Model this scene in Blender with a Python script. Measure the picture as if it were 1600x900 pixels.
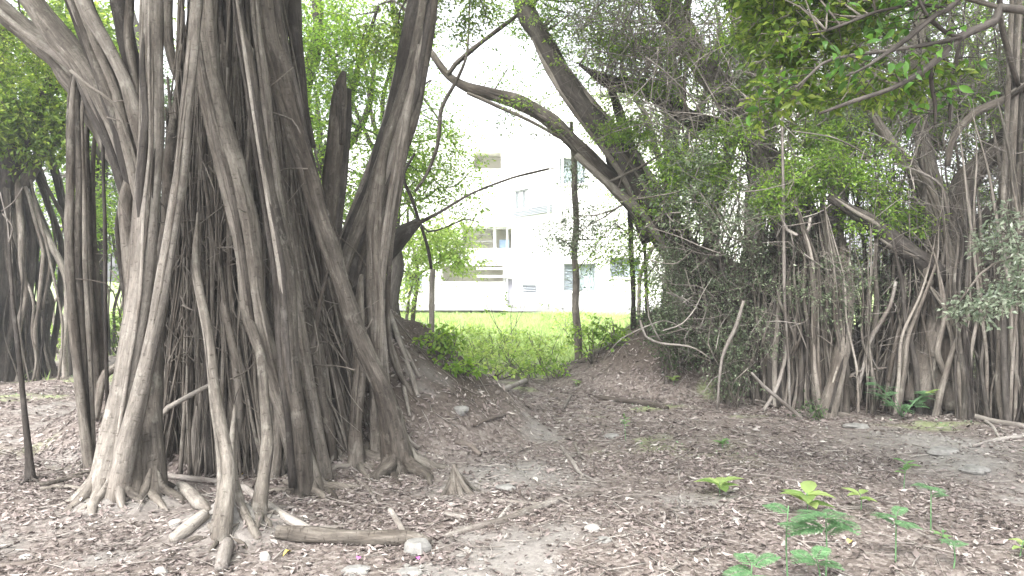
import bpy, math, random
import numpy as np
from mathutils import Vector

for o in list(bpy.data.objects):
    bpy.data.objects.remove(o)
scene = bpy.context.scene
COL = scene.collection
R = math.radians
rng = np.random.default_rng(11)
random.seed(11)

# ------------------------------------------------------------------ camera
FPX = 1200.0                       # focal length in pixels of the 1600 px wide photograph
CAMZ = 1.6
PITCH = math.atan(20 / FPX)        # looks slightly down: horizon on row 430
cd = bpy.data.cameras.new("camera")
cam = bpy.data.objects.new("camera", cd)
COL.objects.link(cam)
cam.location = (0, 0, CAMZ)
cam.rotation_euler = (R(90) - PITCH, 0, 0)
cd.sensor_width = 36
cd.lens = 36 * FPX / 1600
cd.clip_start = 0.05
cd.clip_end = 1000
scene.camera = cam

# ------------------------------------------------------------------ sky and sun (bright overcast)
SUN_EL, SUN_ROT = R(52), R(205)
w = bpy.data.worlds.new("World")
scene.world = w
w.use_nodes = True
nt = w.node_tree
nt.nodes.clear()
sky = nt.nodes.new('ShaderNodeTexSky')
sky.sky_type = 'NISHITA'
sky.sun_disc = False
sky.sun_elevation = SUN_EL
sky.sun_rotation = SUN_ROT
sky.air_density = 1.0
sky.dust_density = 4.0
hs = nt.nodes.new('ShaderNodeHueSaturation')
hs.inputs['Saturation'].default_value = 0.16
bg = nt.nodes.new('ShaderNodeBackground')
bg.inputs['Strength'].default_value = 0.15
wo = nt.nodes.new('ShaderNodeOutputWorld')
nt.links.new(sky.outputs[0], hs.inputs['Color'])
nt.links.new(hs.outputs[0], bg.inputs['Color'])
nt.links.new(bg.outputs[0], wo.inputs['Surface'])

sd = bpy.data.lights.new("sun", 'SUN')
sd.energy = 1.5
sd.angle = R(20)
sd.color = (1.0, 0.965, 0.92)
sun = bpy.data.objects.new("sun", sd)
COL.objects.link(sun)
# Nishita: rotation measured from +Y towards +X
sdir = Vector((math.sin(SUN_ROT) * math.cos(SUN_EL), math.cos(SUN_ROT) * math.cos(SUN_EL), math.sin(SUN_EL)))
sun.rotation_euler = sdir.to_track_quat('Z', 'Y').to_euler()
sun.location = (0, 0, 30)

scene.view_settings.view_transform = 'Standard'
scene.view_settings.look = 'None'
scene.view_settings.gamma = 1
scene.view_settings.exposure = 2.38

# ------------------------------------------------------------------ pixel of the photograph + distance -> point
def P(px, py, d):
    u = (px - 800) / FPX
    v = (450 - py) / FPX
    cp, sp = math.cos(PITCH), math.sin(PITCH)
    return np.array((d * u, d * (cp + v * sp), CAMZ + d * (-sp + v * cp)))

# ------------------------------------------------------------------ noise
def _hash(ix, iy, s):
    h = (ix.astype(np.int64) * 374761393 + iy.astype(np.int64) * 668265263 + s * 974711) & 0xffffffff
    h = ((h ^ (h >> 13)) * 1274126177) & 0xffffffff
    return ((h ^ (h >> 16)) & 0xffff) / 65535.0

def vnoise(x, y, s=0):
    x = np.asarray(x, float); y = np.asarray(y, float)
    ix = np.floor(x); iy = np.floor(y)
    fx = x - ix; fy = y - iy
    fx = fx * fx * (3 - 2 * fx); fy = fy * fy * (3 - 2 * fy)
    a = _hash(ix, iy, s); b = _hash(ix + 1, iy, s); c = _hash(ix, iy + 1, s); d = _hash(ix + 1, iy + 1, s)
    return (a * (1 - fx) + b * fx) * (1 - fy) + (c * (1 - fx) + d * fx) * fy - 0.5

def sstep(a, b, x):
    t = np.clip((x - a) / (b - a), 0, 1)
    return t * t * (3 - 2 * t)

# soft bumps of grey crumbly soil at root feet etc: x, y, radius, height
SOIL = []
def cone(x, y, cx, cy, rx, ry, h):
    r = np.sqrt(((x - cx) / rx) ** 2 + ((y - cy) / ry) ** 2 + 0.015)
    return h * np.clip(1 - r, 0, 1) ** 1.15

def gh(x, y):
    x = np.asarray(x, float); y = np.asarray(y, float)
    z = 0.10 * vnoise(x * .45 + 3, y * .45, 1) + 0.05 * vnoise(x * 1.4, y * 1.4, 2)
    z = z + 0.022 * vnoise(x * 5, y * 5, 3)
    m = cone(x, y, -2.25, 8.5, 2.75, 2.5, 2.0) + cone(x, y, 3.5, 11.9, 3.1, 2.3, 2.0)
    m = m + cone(x, y, 6.6, 10.6, 3.0, 1.8, .5)
    z = z + m * (1 + .25 * vnoise(x * 3, y * 3, 5)) + 0.05 * sstep(0, .3, m) * vnoise(x * 7, y * 7, 6)
    for (sx, sy, sr, sh) in SOIL:
        q = np.exp(-((x - sx) ** 2 + ((y - sy)) ** 2) / sr ** 2)
        z = z + sh * q * (1 + .8 * vnoise(x * 12, y * 12, 8))
    return z

_DS = np.r_[np.arange(2.0, 16, .02), np.arange(16, 60, .1)]
def ground_hit(px, py):
    u = P(px, py, 1.0) - np.array([0, 0, CAMZ])
    z = CAMZ + u[2] * _DS - gh(u[0] * _DS, u[1] * _DS)
    k = np.argmax(z <= 0)
    return float(_DS[k]) if z[k] <= 0 else 60.0

for (px, py, r, h) in ((205, 795, .30, .14), (365, 830, .27, .15), (715, 765, .16, .05), (1470, 700, .45, .06), (800, 740, .4, .04), (1500, 730, .3, .05)):
    q = P(px, py, 1920 / (py - 430))
    SOIL.append((q[0], q[1], r, h))

# ------------------------------------------------------------------ objects
def tagp(o, label=None, cat=None, group=None, kind=None):
    if label: o['label'] = label
    if cat: o['category'] = cat
    if group: o['group'] = group
    if kind: o['kind'] = kind
    return o

def thing(name, label, cat, loc, group=None):
    o = bpy.data.objects.new(name, None)
    o.empty_display_size = .2
    COL.objects.link(o)
    o.location = tuple(float(v) for v in loc)
    return tagp(o, label, cat, group)

class Acc:
    """collects tubes, boxes and leaves, links them as one mesh object"""
    def __init__(s):
        s.v = []; s.q = []; s.t = []; s.g = []; s.n = 0
    def add(s, v, q=None, t=None, g=None):
        v = np.asarray(v, float)
        if q is not None and len(q): s.q.append(np.asarray(q, np.int64) + s.n)
        if t is not None and len(t): s.t.append(np.asarray(t, np.int64) + s.n)
        s.v.append(v)
        s.g.append(np.zeros((len(v), 3)) if g is None else g)
        s.n += len(v)
    def box(s, lo, hi, M=None):
        x0, y0, z0 = lo; x1, y1, z1 = hi
        v = np.array([(x0, y0, z0), (x1, y0, z0), (x1, y1, z0), (x0, y1, z0), (x0, y0, z1), (x1, y0, z1), (x1, y1, z1), (x0, y1, z1)], float)
        if M is not None: v = M(v)
        s.add(v, [(0, 3, 2, 1), (4, 5, 6, 7), (0, 1, 5, 4), (1, 2, 6, 5), (2, 3, 7, 6), (3, 0, 4, 7)], g=v.copy())
    def build(s, name, mat, parent=None, smooth=True, kind=None, attrs=None, label=None):
        v = np.concatenate(s.v)
        loc = np.array(parent.location) if parent is not None else np.zeros(3)
        if parent is not None and parent.parent is not None:
            loc = loc + np.array(parent.parent.location)
            if parent.parent.parent is not None: loc = loc + np.array(parent.parent.parent.location)
        me = bpy.data.meshes.new(name)
        q = np.concatenate(s.q) if s.q else np.zeros((0, 4), np.int64)
        t = np.concatenate(s.t) if s.t else np.zeros((0, 3), np.int64)
        me.vertices.add(len(v))
        me.vertices.foreach_set('co', (v - loc).astype(np.float32).ravel())
        nl = len(q) * 4 + len(t) * 3
        me.loops.add(nl)
        me.loops.foreach_set('vertex_index', np.concatenate([q.ravel(), t.ravel()]).astype(np.int32))
        me.polygons.add(len(q) + len(t))
        ls = np.concatenate([np.arange(len(q)) * 4, len(q) * 4 + np.arange(len(t)) * 3]).astype(np.int32)
        me.polygons.foreach_set('loop_start', ls)
        me.polygons.foreach_set('use_smooth', np.full(len(q) + len(t), bool(smooth)))
        a = me.attributes.new('grain', 'FLOAT_VECTOR', 'POINT')
        a.data.foreach_set('vector', np.concatenate(s.g).astype(np.float32).ravel())
        if attrs:
            for k, val in attrs.items():
                a = me.attributes.new(k, 'FLOAT', 'POINT')
                a.data.foreach_set('value', val.astype(np.float32))
        me.materials.append(mat)
        me.update(calc_edges=True)
        me.validate()
        o = bpy.data.objects.new(name, me)
        COL.objects.link(o)
        if parent is not None: o.parent = parent
        if kind: o['kind'] = kind
        if label: o['label'] = label
        return o

def catmull(pts, rad, m):
    pts = np.asarray(pts, float); rad = np.asarray(rad, float)
    n = len(pts)
    seg = np.r_[0, np.cumsum(np.maximum(np.linalg.norm(np.diff(pts, axis=0), axis=1), 1e-6))]
    A = np.c_[pts, rad]
    A = np.r_[[2 * A[0] - A[1]], A, [2 * A[-1] - A[-2]]]
    T = np.linspace(0, seg[-1], m)
    i = np.clip(np.searchsorted(seg, T, side='right') - 1, 0, n - 2)
    u = ((T - seg[i]) / (seg[i + 1] - seg[i]))[:, None]
    p0, p1, p2, p3 = A[i], A[i + 1], A[i + 2], A[i + 3]
    # centripetal-ish tension keeps uneven spacing tame
    r = .5 * ((2 * p1) + (-p0 + p2) * u + (2 * p0 - 5 * p1 + 4 * p2 - p3) * u * u + (-p0 + 3 * p1 - 3 * p2 + p3) * u ** 3)
    lin = p1 * (1 - u) + p2 * u
    r = .75 * r + .25 * lin
    r[:, 3] = np.maximum(r[:, 3], 1e-4)
    return r[:, :3], r[:, 3], T

def tube(acc, pts, rad, sides=8, m=None, lump=.12, wob=0.0, flute=0.0, seed=None, tip=False):
    pts = np.asarray(pts, float)
    if np.isscalar(rad): rad = np.full(len(pts), float(rad))
    L = np.linalg.norm(np.diff(pts, axis=0), axis=1).sum()
    if m is None: m = int(np.clip(L / .09, 4, 60))
    p, r, T = catmull(pts, rad, m)
    g = np.random.default_rng(rng.integers(1 << 30) if seed is None else seed)
    if wob > 0:
        for k in range(3):
            f = (k + 1) * g.uniform(.5, 1.2) * 2
            p = p + (wob / (k + 1)) * np.sin(T * f + g.uniform(0, 6.28))[:, None] * g.normal(size=3) * np.array([1, 1, .15])
    tan = np.gradient(p, axis=0)
    tan /= np.linalg.norm(tan, axis=1)[:, None] + 1e-9
    ref = np.array([1, 0.13, .07]) if abs(tan[:, 0]).mean() < .8 else np.array([.1, 0.2, 1.])
    n1 = np.cross(tan, ref); n1 /= np.linalg.norm(n1, axis=1)[:, None] + 1e-9
    n2 = np.cross(tan, n1)
    th = np.linspace(0, 2 * np.pi, sides, endpoint=False)
    TT, TH = np.meshgrid(T, th, indexing='ij')
    rr = r[:, None] * np.ones_like(TH)
    if lump:
        f = np.zeros_like(rr)
        for k in range(4):
            f += np.sin(TT * g.uniform(2, 14) + g.uniform(0, 6.28) + g.integers(0, 4) * TH) * g.uniform(.3, 1)
        rr = rr * (1 + lump * f * .5)
    if flute:
        f = np.zeros_like(rr)
        for k, h in enumerate((3, 5, 8, 11)):
            f += np.sin(h * TH + g.uniform(0, 6.28) + g.uniform(-.8, .8) * TT + .7 * np.sin(TT * g.uniform(.5, 2))) / (1 + .35 * k)
        rr = rr * (1 + flute * f)
    v = p[:, None, :] + rr[..., None] * (np.cos(TH)[..., None] * n1[:, None] + np.sin(TH)[..., None] * n2[:, None])
    off = g.uniform(0, 50, 3)
    gr = np.stack([np.cos(TH) * rr + off[0], np.sin(TH) * rr + off[1], TT + off[2]], -1)
    v = v.reshape(-1, 3); gr = gr.reshape(-1, 3)
    i = np.arange(m - 1)[:, None] * sides
    j = np.arange(sides)[None]; j2 = (j + 1) % sides
    q = np.stack([i + j, i + j2, i + sides + j2, i + sides + j], -1).reshape(-1, 4)
    c0 = len(v)
    v = np.r_[v, [p[0]], [p[-1]]]
    gr = np.r_[gr, [off], [off + [0, 0, T[-1]]]]
    jj = np.arange(sides); jn = (jj + 1) % sides
    t = np.r_[np.stack([np.full(sides, c0), jn, jj], -1), np.stack([np.full(sides, c0 + 1), (m - 1) * sides + jj, (m - 1) * sides + jn], -1)]
    acc.add(v, q, t, gr)
    return p, r

def unit(v):
    return v / (np.linalg.norm(v, axis=-1, keepdims=True) + 1e-9)

def leaves(acc, c, L, g, wr=.45, up=.6, droop=.3, d=None):
    """c (N,3) centres, L (N,) lengths: each leaf a creased rhombus"""
    N = len(c)
    if d is None:
        d = g.normal(size=(N, 3)); d[:, 2] = d[:, 2] * .5 - droop
    d = unit(d)
    n = g.normal(size=(N, 3)); n[:, 2] = np.abs(n[:, 2]) + up
    s = unit(np.cross(d, n)); n = np.cross(s, d)
    L = L[:, None]; W = L * wr * g.uniform(.8, 1.2, (N, 1))
    f = W * .16
    v = np.stack([c - d * L * .5, c - s * W * .5 - d * L * .04 + n * f, c + d * L * .5 - n * L * .06, c + s * W * .5 - d * L * .04 + n * f], 1).reshape(-1, 3)
    i = np.arange(N)[:, None] * 4
    t = np.r_[i + [[0, 2, 1]], i + [[0, 3, 2]]]
    acc.add(v, None, t)

# ------------------------------------------------------------------ materials
def newmat(name):
    m = bpy.data.materials.new(name); m.use_nodes = True
    t = m.node_tree; t.nodes.clear()
    return m, t, (lambda k: t.nodes.new(k)), (lambda a, b: t.links.new(a, b))

def ramp(N, cols):
    r = N('ShaderNodeValToRGB')
    e = r.color_ramp.elements
    e[0].position = cols[0][0]; e[0].color = (*cols[0][1], 1)
    e[1].position = cols[1][0]; e[1].color = (*cols[1][1], 1)
    for p, c in cols[2:]:
        k = e.new(p); k.color = (*c, 1)
    return r

def leaf_mat(name, cols, trans=.35, rough=.45, spec=.4):
    m, t, N, Lk = newmat(name)
    geo = N('ShaderNodeNewGeometry')
    r = ramp(N, cols)
    Lk(geo.outputs['Random Per Island'], r.inputs[0])
    nz = N('ShaderNodeTexNoise'); nz.inputs['Scale'].default_value = 1.3; nz.inputs['Detail'].default_value = 2
    tc = N('ShaderNodeTexCoord'); Lk(tc.outputs['Object'], nz.inputs['Vector'])
    h = N('ShaderNodeHueSaturation')
    mp = N('ShaderNodeMapRange'); mp.inputs[1].default_value = .3; mp.inputs[2].default_value = .7; mp.inputs[3].default_value = .72; mp.inputs[4].default_value = 1.25
    Lk(nz.outputs['Fac'], mp.inputs[0]); Lk(mp.outputs[0], h.inputs['Value']); Lk(r.outputs[0], h.inputs['Color'])
    p = N('ShaderNodeBsdfPrincipled'); p.inputs['Roughness'].default_value = rough
    p.inputs['Specular IOR Level'].default_value = spec
    Lk(h.outputs[0], p.inputs['Base Color'])
    tr = N('ShaderNodeBsdfTranslucent')
    h2 = N('ShaderNodeHueSaturation'); h2.inputs['Value'].default_value = 1.7; h2.inputs['Saturation'].default_value = 1.1; h2.inputs['Hue'].default_value = .49
    Lk(h.outputs[0], h2.inputs['Color']); Lk(h2.outputs[0], tr.inputs['Color'])
    mx = N('ShaderNodeMixShader'); mx.inputs[0].default_value = trans
    Lk(p.outputs[0], mx.inputs[1]); Lk(tr.outputs[0], mx.inputs[2])
    o = N('ShaderNodeOutputMaterial'); Lk(mx.outputs[0], o.inputs['Surface'])
    return m

def bark_mat(name, dark, mid, pale, objvar=.35, bump=.5):
    m, t, N, Lk = newmat(name)
    at = N('ShaderNodeAttribute'); at.attribute_name = 'grain'
    def nz(scale, detail, rough=.6):
        mp = N('ShaderNodeMapping'); mp.inputs['Scale'].default_value = scale
        Lk(at.outputs['Vector'], mp.inputs['Vector'])
        n = N('ShaderNodeTexNoise'); n.inputs['Scale'].default_value = 1; n.inputs['Detail'].default_value = detail; n.inputs['Roughness'].default_value = rough
        Lk(mp.outputs[0], n.inputs['Vector']); return n
    fib = nz((38, 38, 5), 6, .65)
    fine = nz((120, 120, 25), 4, .7)
    patch = nz((5, 5, 1.6), 4)
    lent = nz((22, 22, 85), 3)
    def math_(op, a, b=None, v=None):
        k = N('ShaderNodeMath'); k.operation = op; Lk(a, k.inputs[0])
        if b is not None: Lk(b, k.inputs[1])
        elif v is not None: k.inputs[1].default_value = v
        return k
    s = math_('MULTIPLY', fib.outputs['Fac'], v=.55)
    s2 = math_('MULTIPLY', patch.outputs['Fac'], v=.45)
    s3 = math_('ADD', s.outputs[0], s2.outputs[0])
    oi = N('ShaderNodeObjectInfo')
    ov = math_('MULTIPLY_ADD', oi.outputs['Random'], v=objvar * .6); ov.inputs[2].default_value = -objvar * .3
    s4 = math_('ADD', s3.outputs[0], ov.outputs[0])
    r = ramp(N, [(.30, dark), (.50, mid), (.72, pale)])
    Lk(s4.outputs[0], r.inputs[0])
    lr = ramp(N, [(.60, (1, 1, 1)), (.70, (.45, .42, .4))])
    Lk(lent.outputs['Fac'], lr.inputs[0])
    mul = N('ShaderNodeMix'); mul.data_type = 'RGBA'; mul.blend_type = 'MULTIPLY'; mul.inputs[0].default_value = .8
    Lk(r.outputs[0], mul.inputs[6]); Lk(lr.outputs[0], mul.inputs[7])
    fr = ramp(N, [(.35, (.7, .7, .7)), (.65, (1.15, 1.13, 1.1))])
    Lk(fine.outputs['Fac'], fr.inputs[0])
    mul2 = N('ShaderNodeMix'); mul2.data_type = 'RGBA'; mul2.blend_type = 'MULTIPLY'; mul2.inputs[0].default_value = .8
    Lk(mul.outputs[2], mul2.inputs[6]); Lk(fr.outputs[0], mul2.inputs[7])
    blot = nz((9, 9, 6), 5, .7)
    br = ramp(N, [(.56, (0, 0, 0)), (.66, (1, 1, 1))]); Lk(blot.outputs['Fac'], br.inputs[0])
    lich = N('ShaderNodeMix'); lich.data_type = 'RGBA'
    bm = N('ShaderNodeMath'); bm.operation = 'MULTIPLY'; bm.inputs[1].default_value = .38; Lk(br.outputs[0], bm.inputs[0])
    Lk(bm.outputs[0], lich.inputs[0]); Lk(mul2.outputs[2], lich.inputs[6]); lich.inputs[7].default_value = (pale[0] * 1.05, pale[1] * 1.1, pale[2] * 1.08, 1)
    damp = nz((3, 3, 1.1), 4, .6)
    dr_ = ramp(N, [(.38, (.5, .47, .45)), (.52, (1, 1, 1))]); Lk(damp.outputs['Fac'], dr_.inputs[0])
    dm = N('ShaderNodeMix'); dm.data_type = 'RGBA'; dm.blend_type = 'MULTIPLY'; dm.inputs[0].default_value = .85
    Lk(lich.outputs[2], dm.inputs[6]); Lk(dr_.outputs[0], dm.inputs[7])
    p = N('ShaderNodeBsdfPrincipled'); p.inputs['Roughness'].default_value = .85; p.inputs['Specular IOR Level'].default_value = .2
    Lk(dm.outputs[2], p.inputs['Base Color'])
    hsum = math_('MULTIPLY', fib.outputs['Fac'], v=1.0)
    hf = math_('MULTIPLY_ADD', fine.outputs['Fac'], v=.35); Lk(hsum.outputs[0], hf.inputs[2])
    hl = math_('SUBTRACT', hf.outputs[0], None)
    lm = N('ShaderNodeMapRange'); lm.inputs[1].default_value = .58; lm.inputs[2].default_value = .72; lm.inputs[4].default_value = .5
    Lk(lent.outputs['Fac'], lm.inputs[0]); Lk(lm.outputs[0], hl.inputs[1])
    b = N('ShaderNodeBump'); b.inputs['Strength'].default_value = bump; b.inputs['Distance'].default_value = .012
    Lk(hl.outputs[0], b.inputs['Height']); Lk(b.outputs[0], p.inputs['Normal'])
    o = N('ShaderNodeOutputMaterial'); Lk(p.outputs[0], o.inputs['Surface'])
    return m

def plain_mat(name, col, rough=.8, var=.12, scale=6., spec=.3, bump=0.1, coat=None):
    m, t, N, Lk = newmat(name)
    tc = N('ShaderNodeTexCoord')
    n = N('ShaderNodeTexNoise'); n.inputs['Scale'].default_value = scale; n.inputs['Detail'].default_value = 6
    Lk(tc.outputs['Object'], n.inputs['Vector'])
    r = ramp(N, [(.3, tuple(c * (1 - var) for c in col)), (.7, tuple(min(1, c * (1 + var)) for c in col))])
    Lk(n.outputs['Fac'], r.inputs[0])
    p = N('ShaderNodeBsdfPrincipled'); p.inputs['Roughness'].default_value = rough; p.inputs['Specular IOR Level'].default_value = spec
    Lk(r.outputs[0], p.inputs['Base Color'])
    if bump:
        b = N('ShaderNodeBump'); b.inputs['Strength'].default_value = bump; b.inputs['Distance'].default_value = .01
        n2 = N('ShaderNodeTexNoise'); n2.inputs['Scale'].default_value = scale * 8; n2.inputs['Detail'].default_value = 4
        Lk(tc.outputs['Object'], n2.inputs['Vector']); Lk(n2.outputs['Fac'], b.inputs['Height']); Lk(b.outputs[0], p.inputs['Normal'])
    o = N('ShaderNodeOutputMaterial'); Lk(p.outputs[0], o.inputs['Surface'])
    return m

M_BARK = bark_mat('bark_banyan', (.028, .024, .021), (.112, .099, .086), (.275, .25, .222), bump=.8)
M_BARKPALE = bark_mat('bark_pale', (.06, .053, .046), (.185, .167, .149), (.36, .332, .30), objvar=.3, bump=.7)
M_BARKDARK = bark_mat('bark_dark', (.018, .015, .014), (.05, .044, .04), (.14, .126, .114), objvar=.2)
M_TAN = bark_mat('bark_tan', (.04, .036, .031), (.135, .12, .105), (.33, .30, .27), objvar=.5)
M_DEAD = bark_mat('dead_wood', (.11, .098, .088), (.235, .214, .198), (.38, .355, .33), objvar=.4)
M_STICKDARK = bark_mat('dark_stick', (.05, .042, .038), (.11, .095, .085), (.2, .17, .15), objvar=.3)
M_LEAF = leaf_mat('leaf_ficus', [(0, (.05, .09, .02)), (.4, (.10, .17, .034)), (.75, (.17, .25, .05)), (1, (.30, .37, .09))], trans=.58)
M_LEAFB = leaf_mat('leaf_bright', [(0, (.08, .16, .025)), (.5, (.16, .28, .045)), (1, (.30, .42, .08))], trans=.5)
M_LEAFY = leaf_mat('leaf_yellow_green', [(0, (.17, .27, .06)), (.5, (.28, .40, .10)), (1, (.44, .52, .18))], trans=.5)
M_LEAFG = leaf_mat('leaf_grey_green', [(0, (.045, .07, .035)), (.5, (.10, .14, .075)), (1, (.24, .29, .18))], trans=.4, rough=.3, spec=.6)
M_LEAFPALE = leaf_mat('leaf_pale_grey', [(0, (.09, .13, .08)), (.5, (.2, .25, .17)), (1, (.38, .42, .33))], trans=.35, rough=.3, spec=.6)
M_LEAFD = leaf_mat('leaf_dark', [(0, (.022, .045, .015)), (.6, (.045, .09, .028)), (1, (.09, .15, .045))], trans=.3)
M_LEAFFERN = leaf_mat('leaf_fern', [(0, (.07, .16, .07)), (.5, (.12, .24, .11)), (1, (.22, .36, .19))], trans=.35, rough=.5)
M_LEAFLIME = leaf_mat('leaf_lime', [(0, (.2, .36, .06)), (1, (.36, .52, .12))], trans=.45)
M_GRASS = leaf_mat('grass_blades', [(0, (.16, .24, .07)), (.5, (.27, .37, .13)), (1, (.42, .50, .24))], trans=.4)
M_LITTER = leaf_mat('dry_leaves', [(0, (.045, .035, .031)), (.22, (.10, .079, .071)), (.5, (.168, .137, .128)), (.8, (.25, .212, .20)), (.95, (.33, .30, .28)), (1, (.42, .395, .37))], trans=.08, rough=.6, spec=.35)

# ground: leaf mould, grey soil and green by attributes of the terrain
def ground_mat():
    m, t, N, Lk = newmat('ground_soil')
    tc = N('ShaderNodeTexCoord')
    def nz(s, d=5, r=.6):
        n = N('ShaderNodeTexNoise'); n.inputs['Scale'].default_value = s; n.inputs['Detail'].default_value = d; n.inputs['Roughness'].default_value = r
        Lk(tc.outputs['Object'], n.inputs['Vector']); return n
    a = nz(26, 8, .7)
    r1 = ramp(N, [(.3, (.06, .048, .042)), (.5, (.13, .108, .097)), (.7, (.24, .21, .192))])
    Lk(a.outputs['Fac'], r1.inputs[0])
    vo = N('ShaderNodeTexVoronoi'); vo.inputs['Scale'].default_value = 38
    Lk(tc.outputs['Object'], vo.inputs['Vector'])
    r2 = ramp(N, [(0, (.06, .048, .043)), (.35, (.12, .098, .088)), (.7, (.2, .17, .155)), (1, (.32, .29, .27))])
    sx = N('ShaderNodeSeparateColor'); Lk(vo.outputs['Color'], sx.inputs[0]); Lk(sx.outputs[0], r2.inputs[0])
    mx = N('ShaderNodeMix'); mx.data_type = 'RGBA'; mx.inputs[0].default_value = .55
    Lk(r1.outputs[0], mx.inputs[6]); Lk(r2.outputs[0], mx.inputs[7])
    # dark loam of the two earth banks
    al = N('ShaderNodeAttribute'); al.attribute_name = 'loam'
    r5 = ramp(N, [(.3, (.035, .027, .022)), (.7, (.12, .098, .085))]); Lk(a.outputs['Fac'], r5.inputs[0])
    mxl = N('ShaderNodeMix'); mxl.data_type = 'RGBA'
    Lk(al.outputs['Fac'], mxl.inputs[0]); Lk(mx.outputs[2], mxl.inputs[6]); Lk(r5.outputs[0], mxl.inputs[7]); mx = mxl
    b = nz(14, 8, .7)
    r3 = ramp(N, [(.3, (.13, .12, .112)), (.7, (.27, .255, .24))]); Lk(b.outputs['Fac'], r3.inputs[0])
    at = N('ShaderNodeAttribute'); at.attribute_name = 'soil'
    mx2 = N('ShaderNodeMix'); mx2.data_type = 'RGBA'
    Lk(at.outputs['Fac'], mx2.inputs[0]); Lk(mx.outputs[2], mx2.inputs[6]); Lk(r3.outputs[0], mx2.inputs[7])
    c = nz(3, 6, .7)
    r4 = ramp(N, [(.3, (.17, .23, .08)), (.7, (.32, .40, .17))]); Lk(c.outputs['Fac'], r4.inputs[0])
    ag = N('ShaderNodeAttribute'); ag.attribute_name = 'green'
    mx3 = N('ShaderNodeMix'); mx3.data_type = 'RGBA'
    Lk(ag.outputs['Fac'], mx3.inputs[0]); Lk(mx2.outputs[2], mx3.inputs[6]); Lk(r4.outputs[0], mx3.inputs[7])
    p = N('ShaderNodeBsdfPrincipled'); p.inputs['Roughness'].default_value = .9; p.inputs['Specular IOR Level'].default_value = .2
    Lk(mx3.outputs[2], p.inputs['Base Color'])
    bp = N('ShaderNodeBump'); bp.inputs['Strength'].default_value = .7; bp.inputs['Distance'].default_value = .02
    Lk(a.outputs['Fac'], bp.inputs['Height']); Lk(bp.outputs[0], p.inputs['Normal'])
    o = N('ShaderNodeOutputMaterial'); Lk(p.outputs[0], o.inputs['Surface'])
    return m
M_GROUND = ground_mat()

# ------------------------------------------------------------------ the ground
def lines(segs):
    out = []
    for a, b, n in segs: out.append(np.linspace(a, b, n, endpoint=False))
    return np.r_[np.concatenate(out), segs[-1][1]]

def mound_mask(x, y):
    return sstep(0.05, .5, cone(x, y, -2.25, 8.5, 2.75, 2.5, 2.0) + cone(x, y, 3.5, 11.9, 3.1, 2.3, 2.0))

def soil_mask(x, y):
    s = np.zeros_like(x)
    for (sx, sy, sr, sh) in SOIL:
        s = np.maximum(s, np.exp(-((x - sx) ** 2 + (y - sy) ** 2) / (sr * 1.35) ** 2) * 1.2)
    mound = sstep(0.02, .25, cone(x, y, -2.25, 8.5, 2.75, 2.5, 2.0) + cone(x, y, 3.5, 11.9, 3.1, 2.3, 2.0))
    n = vnoise(x * .8, y * .9, 21) - .35 * mound + .5 * vnoise(x * 2.3, y * 2.6, 22) + .3 * vnoise(x * 7, y * 7, 23)
    s = np.maximum(s, sstep(.12, .4, n) * .75)
    s = s * (1 - .5 * sstep(8, 13, y))
    return np.clip(s + .35 * (vnoise(x * 9, y * 9, 24)) * (s > .05), 0, 1)

def green_mask(x, y):
    far = sstep(11.9, 14.6, y + 1.2 * vnoise(x * .9, y * .9, 31) - 9 * sstep(-4.2, -6.2, x))
    bare = sstep(.22, .5, vnoise(x * .35, y * .5, 33) + .4 * vnoise(x * 1.5, y * 1.5, 34)) * sstep(26, 17, y)
    g = far * (1 - .85 * bare)
    moss = sstep(.18, .42, vnoise(x * 1.1, y * 1.6, 35) + .5 * vnoise(x * 4, y * 4, 36)) * sstep(6, 8, y) * .5
    moss = moss * (1 - sstep(.02, .25, cone(x, y, -2.25, 8.5, 2.75, 2.5, 2.0)))
    return np.clip(np.maximum(g, moss), 0, 1)

gx = lines([(-150, -20, 26), (-20, -7.5, 50), (-7.5, 8.5, 330), (8.5, 20, 46), (20, 151, 26)])
gy = lines([(-30, 1.5, 30), (1.5, 13.5, 250), (13.5, 36, 90), (36, 180, 30)])
X, Y = np.meshgrid(gx, gy, indexing='ij')
Z = gh(X, Y)
acc = Acc()
v = np.stack([X, Y, Z], -1).reshape(-1, 3)
ny = len(gy)
i = np.arange(len(gx) - 1)[:, None] * ny; j = np.arange(ny - 1)[None]
q = np.stack([i + j, i + ny + j, i + ny + j + 1, i + j + 1], -1).reshape(-1, 4)
acc.add(v, q)
gobj = acc.build('ground', M_GROUND, None, True, 'structure', {'soil': soil_mask(X, Y).ravel(), 'green': green_mask(X, Y).ravel(), 'loam': mound_mask(X, Y).ravel()})

# fallen leaves, twigs, crumbs of soil, grass
def gnormal(x, y):
    e = .04
    dx = (gh(x + e, y) - gh(x - e, y)) / (2 * e); dy = (gh(x, y + e) - gh(x, y - e)) / (2 * e)
    return unit(np.stack([-dx, -dy, np.ones_like(dx)], -1))

def scatter(n, x0, x1, y0, y1, keep=None):
    x = rng.uniform(x0, x1, n); y = rng.uniform(y0, y1, n)
    if keep is not None:
        k = rng.uniform(0, 1, n) < keep(x, y); x = x[k]; y = y[k]
    return x, y

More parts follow.
